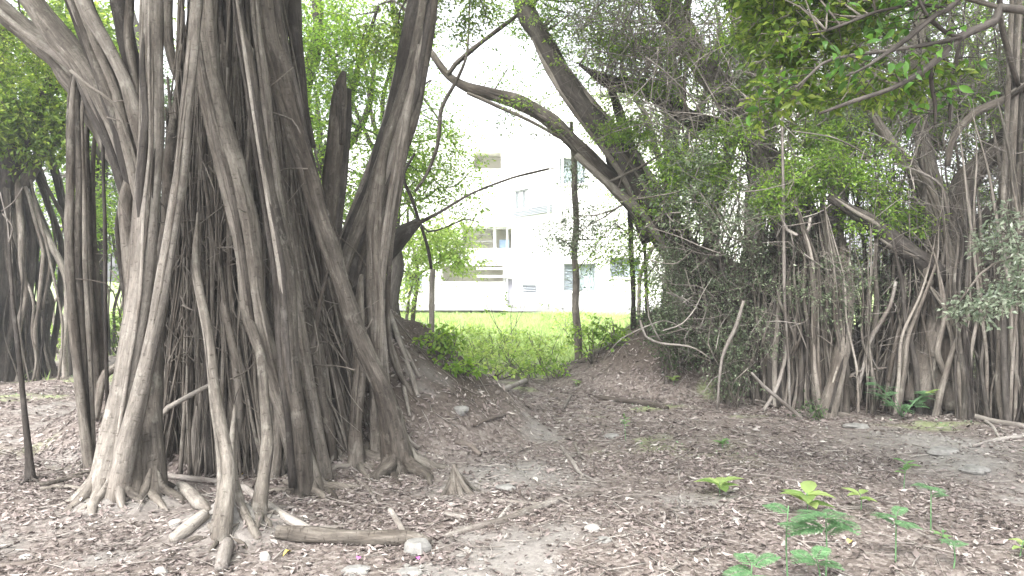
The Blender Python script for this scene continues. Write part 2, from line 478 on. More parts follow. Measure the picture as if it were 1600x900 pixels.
acc = Acc()
for (n, x0, x1, y0, y1, a, b) in ((150000, -5.2, 6.2, 2.6, 7, .018, .052), (120000, -9, 9.5, 7, 13.5, .026, .065), (30000, -18, 3, 13.5, 23, .05, .09)):
    x, y = scatter(n, x0, x1, y0, y1, lambda x, y: np.clip(1 - .85 * soil_mask(x, y) - .9 * green_mask(x, y) - .15 * mound_mask(x, y), .08, 1) * np.clip(.62 + 1.2 * vnoise(x * 2.2, y * 2.2, 41) + .9 * vnoise(x * 8, y * 8, 42), .25, 1))
    N_ = len(x)
    nn = unit(gnormal(x, y) + rng.normal(0, .28, (N_, 3)))
    d = unit(np.cross(nn, rng.normal(size=(N_, 3)))); s = np.cross(nn, d)
    L = (rng.uniform(a, b, N_) * rng.choice([.35, .55, .8, 1, 1.5], N_))[:, None]; W = L * rng.uniform(.28, .5, (N_, 1))
    c = np.stack([x, y, gh(x, y)], -1) + nn * rng.uniform(.002, .018, (N_, 1))
    cu = L * rng.uniform(-.18, .3, (N_, 1))
    vv = np.stack([c - d * L / 2 + nn * cu * .6, c - s * W / 2 + nn * W * .25, c + d * L / 2 + nn * cu, c + s * W / 2 + nn * W * .25], 1).reshape(-1, 3)
    i4 = np.arange(N_)[:, None] * 4
    acc.add(vv, None, np.r_[i4 + [[0, 1, 2]], i4 + [[0, 2, 3]]])
o = acc.build('leaf_litter', M_LITTER, None, False, 'stuff')
tagp(o, 'brown and purplish dry leaves carpeting the ground under the trees', 'fallen leaves')

acc = Acc()
x, y = scatter(4200, -7, 8, 3, 13)
for a, b in zip(x, y):
    L = rng.uniform(.05, .3); th = rng.uniform(0, 6.28)
    n_ = 3
    tt = np.linspace(-.5, .5, n_) * L
    xs = a + tt * math.cos(th) + rng.normal(0, .006, n_); ys = b + tt * math.sin(th) + rng.normal(0, .006, n_)
    zs = gh(xs, ys) + .012 + rng.uniform(0, .012)
    tube(acc, np.stack([xs, ys, zs], -1), rng.uniform(.0015, .005), 3, 3, 0)
o = acc.build('twig_litter', M_DEAD, None, True, 'stuff')
tagp(o, 'small pale twigs scattered all over the leaf litter', 'twigs')

acc = Acc()
x, y = scatter(60000, -6, 7.5, 2.8, 10, lambda x, y: soil_mask(x, y) ** 2 * .5)
ico = np.array([(1, 0, 0), (-1, 0, 0), (0, 1, 0), (0, -1, 0), (0, 0, 1), (0, 0, -1)], float)
itri = np.array([(0, 2, 4), (2, 1, 4), (1, 3, 4), (3, 0, 4), (2, 0, 5), (1, 2, 5), (3, 1, 5), (0, 3, 5)])
N_ = len(x)
sz = (rng.uniform(.004, .011, N_) * rng.choice([1, 1, 1, 2.2], N_))
vv = ico[None] * sz[:, None, None] * rng.uniform(.6, 1.3, (N_, 6, 1)) * np.array([1, 1, .7]) + np.stack([x, y, gh(x, y) + sz * .3], -1)[:, None]
acc.add(vv.reshape(-1, 3), None, (np.arange(N_)[:, None, None] * 6 + itri[None]).reshape(-1, 3))
M_CRUMB = plain_mat('soil_crumbs', (.22, .21, .195), .95, .3, 9, .1)
o = acc.build('soil_crumbs', M_CRUMB, None, False, 'stuff')
tagp(o, 'grey dusty crumbs of soil around the root feet and bare patches', 'soil')

def blades(acc, x, y, h, wd):
    N_ = len(x)
    z = gh(x, y)
    th = rng.uniform(0, 6.28, N_)
    s = np.stack([np.cos(th), np.sin(th), 0 * th], -1) * (wd * rng.uniform(.7, 1.3, N_))[:, None]
    H = h * rng.uniform(.4, 1.2, N_)
    lean = rng.normal(0, .45, (N_, 3)) * H[:, None]; lean[:, 2] = H
    c = np.stack([x, y, z], -1)
    vv = np.stack([c - s, c + s, c + lean], 1).reshape(-1, 3)
    acc.add(vv, None, np.arange(N_ * 3).reshape(-1, 3))
acc = Acc()
x, y = scatter(115000, -16, 7, 11.8, 31, lambda x, y: green_mask(x, y) ** 1.5)
blades(acc, x, y, .16, .012)
o = acc.build('lawn_grass', M_GRASS, None, False, 'stuff')
tagp(o, 'bright green grass on the open strip before the white building', 'grass')
acc = Acc()
x, y = scatter(26000, -7, 8, 6.5, 13, lambda x, y: green_mask(x, y) ** 1.3 * .6)
c = np.stack([x, y, gh(x, y) + rng.uniform(.01, .05, len(x))], -1)
leaves(acc, c, rng.uniform(.012, .035, len(x)), rng, .6, .8, 0)
o = acc.build('ground_weeds', M_LEAFFERN, None, False, 'stuff')
tagp(o, 'sparse tiny green weeds creeping through the dry leaves', 'weeds')
# ------------------------------------------------------------------ tree building
def trace(px, d):
    """px: list of (column, row, width) in the photograph; d: distance at the start and end, or one per point"""
    n = len(px)
    if np.isscalar(d): d = [d, d]
    if len(d) == 2 and n != 2:
        L = np.r_[0, np.cumsum([math.hypot(px[i + 1][0] - px[i][0], px[i + 1][1] - px[i][1]) for i in range(n - 1)])]
        d = d[0] + (d[1] - d[0]) * L / L[-1]
    p = np.array([P(a[0], a[1], dd) for a, dd in zip(px, d)])
    r = np.array([a[2] * dd / FPX / 2 for a, dd in zip(px, d)])
    return p, r

def foot(acc, b, r, n=4, spread=2.0, direction=None, mat=None):
    """small root toes running out from the base of a stem"""
    th0 = rng.uniform(0, 6.28)
    for k in range(n):
        th = th0 + k * 6.28 / n + rng.uniform(-.4, .4)
        L = r * spread * rng.uniform(.4, 1.5) + .03
        u = np.array([math.cos(th), math.sin(th), 0])
        pts = [b + np.array([0, 0, r * 1.9 + .02]) + u * r * .25, b + np.array([0, 0, r * .8 + .01]) + u * r * .8]
        for f in (.45, 1.0):
            q = b + u * (r * .8 + L * f) + np.array([-u[1], u[0], 0]) * rng.uniform(-.2, .2) * L
            q[2] = float(gh(q[0], q[1])) + (.012 if f < .9 else -.02)
            pts.append(q)
        tube(acc, pts, [r * .12, r * .30, r * .26, r * .07], 7, 12, .2)

class Tree:
    def __init__(s, name, label, cat, loc, group=None, bark=None):
        s.root = thing(name, label, cat, loc, group)
        s.sk = []; s.L = {}; s.tw = Acc(); s.bark = bark or M_BARK
    def stem(s, name, pts, rad, mat=None, sides=10, lump=.13, wob=0., flute=0., toes=0, m=None, skel=True, label=None, seed=None, comp=0):
        a = Acc()
        p, r = tube(a, pts, rad, sides, m, lump, wob, flute, seed)
        for k in range(comp): s.companion(p, r)
        if skel: s.sk += [(p[i], r[i]) for i in range(0, len(p), 2)]
        if toes: foot(a, np.array(p[-1]) + np.array([0, 0, .03]), r[-1], toes)
        return a.build(name, mat or s.bark, s.root, label=label)
    def companion(s, P_, R_):
        """a thinner root fused along a stem"""
        n = len(P_); t0 = rng.uniform(0, .55); t1 = rng.uniform(t0 + .3, 1.0); m_ = max(5, int((t1 - t0) * 12))
        ii = np.clip((np.linspace(t0, t1, m_) * (n - 1)).astype(int), 0, n - 1)
        ph = rng.uniform(-2.9, -.25) + np.cumsum(rng.normal(0, .16, m_))
        rr = R_[ii] * rng.choice([.10, .15, .2, .3, .38])
        off = R_[ii] * rng.uniform(.82, 1.0) + rr * .35
        q = P_[ii] + np.stack([np.cos(ph) * off, np.sin(ph) * off, 0 * ph], -1)
        q[0] = P_[ii[0]] + (q[0] - P_[ii[0]]) * .6
        if t1 < .93: q[-1] = P_[ii[-1]] + (q[-1] - P_[ii[-1]]) * .6
        rr = rr * (.8 + .35 * np.linspace(0, 1, m_)); rr[0] *= .4
        if t1 < .93: rr[-1] *= .4
        s.stem('aerial_root', q, rr, mat=[s.bark, M_BARKPALE, M_BARK, M_BARKDARK][rng.integers(4)], sides=7, skel=False, m=m_ * 3)
    def px(s, name, tr, d, **k):
        p, r = trace(tr, d)
        if name == 'aerial_root' and tr[0][1] > -10: r[0] *= .35
        return s.stem(name, p, r, **k)
    def down(s, name, tr, dtop, extra=True, **k):
        """a root that reaches the ground at the last traced pixel"""
        db = ground_hit(tr[-1][0], tr[-1][1])
        p, r = trace(tr, (dtop, db))
        if tr[0][1] > 30:
            r[0] *= .3; r[1] *= .8; p[0][1] += min(.25, 6 * r[1])
        if extra:
            p = np.r_[p, [p[-1] + np.array([0, 0, -.10])]]; r = np.r_[r, r[-1] * 1.1]
        return s.stem(name, p, r, **k)
    def crown(s, blobs, mat, leaf=(.04, .065), per=15, clump=.20, branch=True, flat=.55, twig=True, wr=.45):
        """blobs: (centre xyz, (rx, ry, rz), number of leaves)"""
        A = s.L.setdefault(mat.name, [Acc(), mat])[0]
        SK = np.array([q[0] for q in s.sk]) if s.sk else None
        for c, rr, n in blobs:
            c = np.array(c, float); rr = np.array(rr, float)
            nc = max(1, int(n / per))
            u = unit(rng.normal(size=(nc, 3))) * rng.uniform(0, 1, (nc, 1)) ** (1 / 2.4)
            cc = c + u * rr
            if branch and SK is not None:
                nb = max(2, min(9, nc // 22))
                ends = []
                k0 = np.argmin(((SK - c) ** 2).sum(1) + rng.uniform(0, .3, len(SK)))
                for b in range(nb):
                    e = cc[rng.integers(nc)]
                    k = k0 if b == 0 else np.argmin(((SK - e) ** 2).sum(1) * rng.uniform(.6, 1.5, len(SK)))
                    a0 = SK[k]; mid = (a0 + e) / 2 + rng.normal(0, .12, 3) * np.linalg.norm(e - a0) + np.array([0, 0, .04])
                    L = np.linalg.norm(e - a0)
                    r0 = min(.006 + .009 * L, s.sk[k][1] * .8)
                    tube(s.tw, [a0, (a0 + mid) / 2 + rng.normal(0, .04, 3) * L, mid, (mid + e) / 2 + rng.normal(0, .05, 3) * L, e], [r0, r0 * .85, r0 * .65, r0 * .45, r0 * .2], 5, max(6, min(20, int(L / .15))), .1)
            # each clump: leaves along a short twig
            d = unit(rng.normal(size=(nc, 3)) + u * .8 + np.array([0, 0, -.25]))
            tl = clump * rng.uniform(.7, 1.6, (nc, 1))
            pern = rng.poisson(per, nc) + 2
            idx = np.repeat(np.arange(nc), pern)
            f = rng.uniform(-.6, .8, (len(idx), 1))
            base = cc[idx] + d[idx] * tl[idx] * f
            off = rng.normal(size=(len(idx), 3)) * np.array([1, 1, flat]) * (clump * .28)
            L = rng.uniform(leaf[0], leaf[1], len(idx))
            leaves(A, base + off, L, rng, wr=wr, d=d[idx] * .5 + unit(off) * .9 + np.array([0, 0, -.2]))
            if twig:
                a0 = cc - d * tl * .9; a1 = cc + d * tl * .8
                sd_ = unit(np.cross(d, rng.normal(size=(nc, 3)))) * .0035; s2 = np.cross(unit(d), sd_)
                v = np.stack([a0 + sd_, a0 - sd_ * .5 + s2, a0 - sd_ * .5 - s2, a1], 1).reshape(-1, 3)
                i = np.arange(nc)[:, None, None] * 4
                s.tw.add(v, None, (i + np.array([(0, 1, 3), (1, 2, 3), (2, 0, 3)])[None]).reshape(-1, 3))
    def pcrown(s, blobs, mat, dens=2.0, **k):
        """blobs given as (column, row, distance, rx px, ry px, depth m, number)"""
        out = []
        for (a, b, d, rx, ry, dz, n) in blobs:
            out.append((P(a, b, d), (rx * d / FPX, dz, ry * d / FPX), int(n * dens)))
        s.crown(out, mat, **k)
    def finish(s):
        for nm, (A, mat) in s.L.items():
            A.build('crown', mat, s.root, False, 'stuff')
        if s.tw.n: s.tw.build('twigs', M_BARK, s.root, True, 'stuff')

# ------------------------------------------------------------------ the big banyan at the left
T0 = np.array([-2.35, 6.7, 0.]); T0[2] = gh(T0[0], T0[1])
bt = Tree('banyan_tree', 'huge banyan with a dense curtain of grey aerial roots at the left, nearest tree', 'tree', T0)
# dark fluted core
bt.stem('trunk', [T0 + (.05, .15, -.3), T0 + (.05, .1, .8), T0 + (.0, .1, 1.7), T0 + (-.02, .0, 2.8), T0 + (-.03, 0, 4.2), T0 + (-.1, .1, 5.8), T0 + (.1, .2, 7.6)],
        [.62, .50, .42, .36, .36, .30, .12], mat=M_BARKDARK, sides=40, flute=.09, lump=.1, m=70)
def D(px, py): return ground_hit(px, py)
top = 5.9
S = [
 # pale thick stems at the left
 ('prop_root', [(236,-330,38),(240,-60,36),(239,80,37),(240,200,38),(233,300,42),(225,400,44),(220,470,44),(200,575,42),(184,665,40),(163,765,52)], 5.9, M_BARKPALE, 5, 14),
 ('prop_root', [(330,-330,22),(312,-60,22),(303,60,22),(290,180,23),(282,280,25),(265,380,26),(252,460,26),(232,560,26),(208,660,30),(184,768,42)], 5.7, M_BARKPALE, 5, 12),
 ('prop_root', [(258,120,20),(264,240,22),(262,340,24),(252,440,28),(240,570,34),(236,660,34),(240,765,44)], 6.2, M_BARK, 4, 12),
 ('prop_root', [(232,420,16),(226,520,18),(222,620,18),(214,700,18),(210,768,26)], 5.8, M_BARK, 3, 8),
 ('aerial_root', [(184,240,30),(196,320,34),(204,400,34),(210,500,26),(216,600,22),(220,745,26)], 6.1, M_BARK, 3, 12),
 # central stems
 ('prop_root', [(335,-330,42),(322,0,36),(326,100,38),(341,175,42),(360,250,46),(380,325,44),(394,410,42),(398,470,38),(410,530,38),(436,610,36),(462,690,36),(486,768,46)], 5.9, M_BARK, 5, 16),
 ('prop_root', [(372,-330,20),(372,0,15),(388,90,20),(404,200,22),(420,300,25),(438,380,30),(448,450,32),(454,570,32),(466,660,28),(476,772,34)], 5.75, M_BARK, 5, 14),
 ('prop_root', [(396,-330,22),(397,0,15),(410,100,18),(420,200,20),(430,290,22),(446,380,22),(462,470,24),(480,580,22),(500,690,18),(510,750,24)], 5.85, M_BARK, 3, 10),
 ('prop_root', [(410,-330,46),(415,0,38),(436,100,40),(450,165,40),(467,225,36),(487,290,32),(502,345,30),(520,400,30),(541,470,32),(566,540,33),(594,600,34),(612,660,38),(624,733,58)], 6.0, M_BARK, 6, 18),
 ('prop_root', [(346,430,14),(350,480,18),(368,560,18),(372,640,18),(360,740,24)], 6.0, M_BARK, 3, 8),
 ('prop_root', [(296,330,14),(306,420,16),(326,520,17),(335,600,18),(346,675,22),(356,740,26),(345,838,30)], 5.7, M_BARK, 5, 10),
 ('prop_root', [(352,640,14),(362,720,18),(376,790,16),(402,840,14)], 5.3, M_BARK, 0, 8),
 ('prop_root', [(372,430,16),(384,480,16),(406,550,18),(413,625,18),(418,690,20),(412,745,20),(404,800,26)], 5.9, M_BARK, 4, 10),
 ('aerial_root', [(530,360,10),(505,450,10),(490,530,10),(474,600,9),(456,665,9),(440,745,12)], 6.3, M_BARK, 3, 8),
 ('prop_root', [(440,300,24),(452,400,30),(462,500,30),(440,600,24),(430,700,22),(424,748,28)], 6.5, M_BARK, 3, 12),
 ('prop_root', [(500,380,24),(520,440,30),(534,490,34),(536,560,34),(528,625,16)], 6.6, M_BARK, 0, 12),
 ('prop_root', [(556,430,26),(560,500,28),(562,580,24),(556,660,20),(556,725,26)], 6.6, M_BARK, 4, 12),
 ('prop_root', [(606,190,18),(600,240,22),(590,300,24),(584,360,26),(585,450,28),(588,540,26),(586,640,18),(590,705,24)], 7.0, M_BARK, 4, 12),
 ('prop_root', [(650,60,8),(643,140,15),(630,200,18),(620,260,18),(609,330,17),(600,400,17),(594,460,16),(598,540,16),(606,620,14),(630,690,18)], 6.9, M_BARKPALE, 4, 10),
 ('aerial_root', [(650,60,7),(640,180,8),(626,290,8),(612,380,8),(606,470,9),(612,560,9),(640,612,10)], 7.2, M_BARK, 2, 8),
]
for nm, tr, dt, mt, toes, sides in S:
    tr = [(q[0], q[1], q[2] * (.86 if q[1] < 640 else 1)) for q in tr]
    bt.down(nm, tr, dt, mat=mt, toes=toes, sides=sides, lump=.10, flute=.05 if sides > 11 else 0, m=60, comp=0 if sides < 10 else 3 if sides < 14 else 6)
# plate of hanging curtain, stub, leaning trunk behind
bt.px('broken_stem', [(538,112,6),(533,130,14),(529,165,24),(522,225,26),(516,300,24),(510,365,22),(508,450,26)], (7.2, 7.0), mat=M_BARK, sides=12, flute=.1, label='broken stem with a jagged top')
bt.px('broken_stem', [(544,140,10),(540,190,18),(534,260,18),(526,340,18),(520,440,20)], (7.4, 7.1), mat=M_BARKDARK, sides=10, flute=.1)
bt.px('limb', [(690,-320,46),(672,-120,42),(660,0,40),(652,50,42),(642,110,42),(628,175,44),(606,240,46),(590,300,46),(568,350,50),(548,410,54),(534,480,56),(524,580,50),(520,680,40)], (8.0, 7.2), mat=M_BARKDARK, sides=22, flute=.09, m=70, comp=9, label='dark trunk leaning to the right')
bt.px('limb', [(560,470,40),(590,420,34),(612,385,30),(635,362,26),(652,348,14)], (7.3, 8.3), mat=M_BARKDARK, sides=14, flute=.05, label='short dark limb pointing right')
bt.px('branch', [(648,352,8),(690,330,5),(735,303,4),(800,278,3.5),(858,263,2.5)], (8.2, 8.8), mat=M_BARK, sides=6)
bt.px('branch', [(800,278,3),(835,270,2),(868,262,2)], (8.7, 9.0), mat=M_BARK, sides=5)
a = Acc()
for k in range(7):
    q = P(530 + rng.uniform(-7, 9), 125, 7.1); q[2] += rng.uniform(-.25, 0); tube(a, [q - (0, 0, .35), q, q + (rng.normal(0, .02), 0, rng.uniform(.03, .16))], [.012, .020, .002], 5, 6, .3)
a.build('splinters', M_BARK, bt.root)
# upper left limbs
bt.px('limb', [(-140,-60,36),(-20,0,34),(50,58,36),(100,95,46),(150,150,62),(185,200,72),(205,260,60),(214,330,40),(222,420,28),(240,520,36),(250,640,36),(252,742,40)], (7.4, 6.3), mat=M_BARK, sides=22, flute=.09, m=70, comp=6, label='thick limb rising to the upper left')
bt.px('limb', [(-60,-200,36),(10,-80,36),(50,0,36),(95,62,38),(140,118,42),(178,180,50),(200,235,44),(216,300,38),(226,380,26),(232,460,16)], (6.9, 6.1), mat=M_BARK, sides=18, flute=.07, m=40, comp=5)
bt.px('limb', [(60,-300,44),(100,-80,42),(125,0,40),(150,62,40),(180,130,44),(200,190,46),(214,260,42),(228,340,34),(240,430,28),(244,520,18)], (6.5, 6.1), mat=M_BARKDARK, sides=18, flute=.09, m=40, comp=5)
bt.px('limb', [(110,-80,22),(134,10,20),(168,70,20),(196,128,20),(212,180,22),(226,240,20),(236,320,18),(242,400,12)], (6.0, 5.95), mat=M_BARKPALE, sides=12, m=30)
bt.px('limb', [(170,-200,28),(185,0,26),(205,90,26),(222,160,24),(228,240,22),(226,310,20),(232,400,16),(238,480,10)], (6.3, 6.1), mat=M_BARKDARK, sides=12, m=30)
bt.px('limb', [(270,-120,14),(262,40,14),(270,100,14),(292,150,16),(318,230,18),(330,330,18),(336,430,16),(340,540,12)], (6.5, 6.3), mat=M_BARK, sides=10, m=30)
bt.px('limb', [(206,-200,16),(204,-20,14),(200,60,14),(212,130,12),(222,200,12),(230,280,9)], (6.1, 6.0), mat=M_BARK, sides=8)
bt.px('branch', [(110,110,6),(140,135,5),(178,162,4),(206,230,5),(222,300,4)], 5.8, mat=M_BARK, sides=6)
bt.px('limb', [(438,-300,50),(452,0,34),(462,60,22),(470,110,16),(476,170,12),(490,230,8)], (7.0, 6.8), mat=M_BARKDARK, sides=12)
# hanging column of roots at the left
for tr in ([(116,128,11),(111,250,13),(108,380,14),(112,470,15),(122,580,15),(130,660,14),(140,728,18)],
           [(121,150,11),(124,260,11),(122,400,13),(126,500,14),(132,600,13),(137,720,14)],
           [(136,205,9),(138,320,10),(140,430,12),(146,520,13),(150,590,13),(155,632,8)],
           [(108,150,7),(107,280,8),(112,420,9),(120,540,12),(128,640,10),(134,725,10)],
           [(146,240,8),(146,360,9),(150,460,14),(158,560,13),(156,628,6)],
           [(128,170,7),(131,300,8),(133,420,9),(138,520,10),(143,640,9),(146,715,9)]):
    bt.down('aerial_root', [(tr[0][0] + 6, 60, tr[0][2])] + tr, 6.75, mat=M_BARK, sides=10, lump=.12, extra=tr[-1][1] > 700, toes=3 if tr[-1][1] > 700 else 0)
bt.down('aerial_root', [(158,80,6),(161,235,6),(164,360,6),(165,480,6),(167,600,6),(168,706,7)], 6.4, mat=M_BARKDARK, sides=6)
bt.down('aerial_root', [(190,330,6),(194,420,7),(196,520,7),(192,640,8),(188,720,10)], 6.5, mat=M_BARKDARK, sides=6)
# dark thick root on the ground to the left behind
bt.px('surface_root', [(240,560,14),(205,565,14),(178,575,13),(160,592,14),(150,655,10)], (7.4, 7.0), mat=M_BARK, sides=8)
bt.px('aerial_root', [(352,590,7),(325,603,7),(300,616,8),(275,630,8),(258,640,9),(246,656,8)], (6.0, 5.8), mat=M_BARKPALE, sides=7)
# roots running down the mound at the right
for tr in ([(600,470,9),(612,500,9),(630,550,8),(644,590,8),(652,618,7)], [(604,520,8),(622,570,7),(632,610,6),(640,650,5)],
           [(598,430,12),(606,480,10),(620,520,8),(640,560,7),(655,590,5)], [(590,560,10),(606,620,9),(640,690,8),(655,700,6)]):
    ds = [min(ground_hit(a, b), 9) - .03 for a, b, _ in tr]; ds[0] = ds[1] - .1
    bt.px('surface_root', tr, ds, mat=M_BARKPALE, sides=7)
for tr in ([(640,708,16),(655,722,12),(668,728,9),(684,735,5)], [(612,738,14),(618,748,10),(626,760,6)], [(405,806,18),(402,822,10),(398,838,6)],
           [(235,770,20),(250,786,12),(262,800,6)], [(500,760,14),(520,772,9),(530,790,5)], [(560,726,14),(572,744,8),(584,760,5)]):
    ds = [ground_hit(a, b) - .02 for a, b, _ in tr]
    bt.px('surface_root', tr, ds, mat=M_BARK, sides=8)

# the many thinner roots between them
for k in range(185):
    th = rng.uniform(0, 6.28)
    f = rng.uniform(.55, 1.0)
    front = math.sin(th) < .2
    bx = T0[0] + .10 + 1.05 * math.cos(th) * f; by = T0[1] + .1 + .85 * math.sin(th) * f
    if bx < T0[0] - .95 and by < T0[1]: continue
    zb = float(gh(bx, by))
    ztop = rng.choice([rng.uniform(1.7, 3.3), rng.uniform(3.6, 5.2)], p=[.35, .65])
    q = np.clip(ztop / 4.5, .3, 1)
    tx = T0[0] - .05 + (.30 + .5 * (1 - q)) * math.cos(th + rng.normal(0, .25)); ty = T0[1] + (.32 + .35 * (1 - q)) * math.sin(th + rng.normal(0, .2))
    r = rng.choice([.008, .012, .018, .026, .036], p=[.22, .28, .24, .16, .10]) * rng.uniform(.8, 1.2)
    n = 6; tt = np.linspace(0, 1, n)
    pw = rng.uniform(1.0, 1.6)
    xs = tx + (bx - tx) * tt ** pw; ys = ty + (by - ty) * tt ** pw; zs = ztop + (zb - .05 - ztop) * tt
    w_ = .035 * np.sin(tt * 3.14)
    pts = np.stack([xs + rng.normal(0, 1, n) * w_, ys + rng.normal(0, 1, n) * w_ * .6, zs], -1)
    bt.stem('aerial_root', pts, r * np.linspace(.75, 1.15, n), mat=[M_BARK, M_BARK, M_BARKPALE, M_BARKDARK, M_TAN][rng.integers(5)], sides=6 if r < .02 else 9,
            wob=.012, skel=False, toes=3 if r > .011 else 0, m=26)
a = Acc()
for k in range(420):
    th = rng.uniform(0, 6.28); f = rng.uniform(.45, 1.02)
    bx = T0[0] + .12 + 1.0 * math.cos(th) * f; by = T0[1] + .1 + .9 * math.sin(th) * f
    zb = float(gh(bx, by)); ztop = rng.uniform(1.2, 4.6); zl = zb - .03 if rng.uniform() < .6 else zb + rng.uniform(.2, 1.2)
    q = np.clip(ztop / 4.5, .3, 1); sh = .26 + .55 * (1 - q)
    tx = T0[0] + sh * math.cos(th + rng.normal(0, .3)); ty = T0[1] + (sh + .04) * math.sin(th + rng.normal(0, .2))
    n = 7; tt = np.linspace(0, 1, n)
    pts = np.stack([tx + (bx - tx) * tt ** 1.2 + rng.normal(0, .022, n), ty + (by - ty) * tt ** 1.2 + rng.normal(0, .02, n), ztop + (zl - ztop) * tt], -1)
    tube(a, pts, rng.uniform(.003, .011) * np.linspace(.8, 1.1, n), 5, 18, .12)
a.build('fine_roots', M_BARK, bt.root, True, 'stuff')
a = Acc()
for k in range(110):
    th = rng.uniform(3.3, 6.2); f = rng.uniform(.8, 1.08)
    bx = T0[0] + .12 + 1.0 * math.cos(th) * f; by = T0[1] + .1 + .85 * math.sin(th) * f
    zb = float(gh(bx, by)); ztop = rng.uniform(2.2, 4.8); q = np.clip(ztop / 4.5, .3, 1); sh = .30 + .42 * (1 - q)
    tx = T0[0] + sh * 1.1 * math.cos(th + rng.normal(0, .4)); ty = T0[1] + (sh + .12) * math.sin(th + rng.normal(0, .2)) - .05
    n = 7; tt = np.linspace(0, 1, n)
    pts = np.stack([tx + (bx - tx) * tt ** 1.3 + rng.normal(0, .016, n), ty + (by - ty) * tt ** 1.2 + rng.normal(0, .014, n), ztop + (zb - .03 - ztop) * tt], -1)
    tube(a, pts, rng.choice([.004, .006, .009, .015]) * np.linspace(.8, 1.15, n), 6, 22, .12)
a.build('fine_roots', M_BARK, bt.root, True, 'stuff')
# tangle of fine dead rootlets in the dark hollow
a = Acc()
for k in range(420):
    c = T0 + np.array([rng.uniform(-.75, 1.0), rng.uniform(-.75, -.1), rng.uniform(.05, 2.6)])
    if c[2] > 1.4: c[0] = T0[0] + rng.uniform(-.6, .45)
    L = rng.uniform(.12, .5); d = unit(rng.normal(size=3) * np.array([.8, .5, .9]))
    tube(a, [c, c + d * L * .5 + rng.normal(0, .05, 3), c + d * L + rng.normal(0, .08, 3)], rng.uniform(.002, .006), 4, 6, 0)
a.build('rootlets', M_BARK, bt.root, True, 'stuff')
# crown above and between the stems; unseen masses towards the camera added for shade
bt.sk = [q for q in bt.sk if q[0][2] > 1.8]
for (dx, dy, dz, r) in ((-.8, -3.6, 6.3, .1), (1.5, -4.3, 6.4, .09), (2.8, -3.0, 6.4, .09), (-2.4, -3.0, 6.3, .08), (-2.6, -.5, 6.0, .1), (2.5, .6, 6.4, .1), (.6, -2.6, 6.3, .09), (-.4, 2.4, 6.8, .1), (-1.6, 1.4, 7.2, .09), (1.7, -1.2, 7.2, .09)):  # limbs reaching towards the camera carry the added shading crowns
    e = T0 + np.array([dx, dy, dz])
    bt.stem('limb', [T0 + (0, 0, 4.6), T0 + np.array([dx * .35, dy * .35, 5.2]), T0 + np.array([dx * .7, dy * .7, dz * .93]), e], [.2, .17, .13, .07], mat=M_BARK, sides=10, wob=.08)
bt.crown([((T0[0] + dx, T0[1] + dy, z), (1.7, 1.7, .7), 3800) for dx, dy, z in ((-2.8, -.6, 6.4), (2.4, .6, 6.7), (.6, -2.6, 6.5), (-.4, 2.4, 7.1), (-.2, 0, 7.6), (-4.2, 1.6, 6.3), (3.6, 2.2, 6.6), (-.8, -3.9, 6.4), (1.5, -4.8, 6.6), (3.0, -3.2, 6.6), (-2.4, -3.2, 6.4), (3.4, -5.4, 6.8), (-1.0, -5.8, 6.7), (5.2, -4.0, 6.7))],
         M_LEAF, leaf=(.07, .11), clump=.32, per=14)
bt.pcrown([(20, 60, 8.5, 60, 70, .8, 900), (720, 20, 8.6, 60, 40, .6, 380), (640, 20, 8.4, 30, 40, .4, 260), (600, 60, 8.6, 40, 60, .6, 420), (700,-60, 8.6, 130, 50, .9, 1200)], M_LEAF)
bt.finish()

# thin lone root standing to the left of the banyan
t_ = thing('bare_sapling', 'thin brown bare sapling at the far left, left of the root column', 'sapling', P(47, 752, D(47, 752)))
p, r = trace([(14,380,4),(20,470,6),(30,560,8),(38,640,9),(44,700,11),(48,756,18)], (6.1, D(47, 752)))
a = Acc(); tube(a, p, r, 8, 30, .1); foot(a, p[-1], r[-1] * .9, 4); a.build('stem', M_BARKDARK, t_)
a = Acc()
for tr in ([(2,330,2),(22,315,2.5),(36,292,2)], [(4,334,2.5),(20,355,3),(14,380,3)], [(0,300,2),(12,350,2),(14,380,3)]):
    p, r = trace(tr, 6.1); tube(a, p, r, 5, 8, 0)
a.build('branch', M_DEAD, t_)

# ------------------------------------------------------------------ right-hand banyans
MB0 = P(1200, 640, D(1200, 640)) + np.array([0, .9, 0])
mb = Tree('banyan_tree', 'sprawling banyan on the earth mound whose long limbs arch over the clearing', 'tree', (MB0[0], MB0[1], gh(MB0[0], MB0[1])))
X_ = dict(mat=M_BARK, flute=.05)
mb.px('limb', [(672,80,10),(700,118,12),(730,137,16),(768,148,20),(812,161,22),(860,188,23),(905,231,24),(950,276,26),(1000,328,29),(1045,385,34),(1080,440,38),(1110,500,44),(1130,570,50),(1140,625,56)], (11.5, 10.4), sides=16, m=70, comp=5, label='long limb arching left over the clearing', **X_)
mb.px('limb', [(790,-130,26),(815,0,28),(850,68,32),(892,140,32),(935,195,36),(978,245,38),(1015,310,40),(1060,380,40),(1110,450,46),(1160,540,50),(1180,625,60)], (11.2, 10.0), mat=M_BARKDARK, flute=.05, sides=16, m=60, comp=5)
mb.px('limb', [(905,100,4),(930,118,10),(955,130,22),(1000,135,27),(1042,160,26),(1090,192,26),(1145,202,26),(1200,240,30),(1250,320,36),(1280,420,42),(1290,530,50),(1290,630,60)], (10.8, 9.9), mat=M_BARKDARK, flute=.06, sides=16, m=60, comp=5)
mb.px('limb', [(1020,-160,38),(1040,0,40),(1066,50,40),(1096,100,38),(1140,165,36),(1190,245,38),(1225,340,42),(1240,450,48),(1236,560,52),(1230,632,64)], (10.9, 9.9), mat=M_BARK, flute=.06, sides=16, m=60, comp=5)
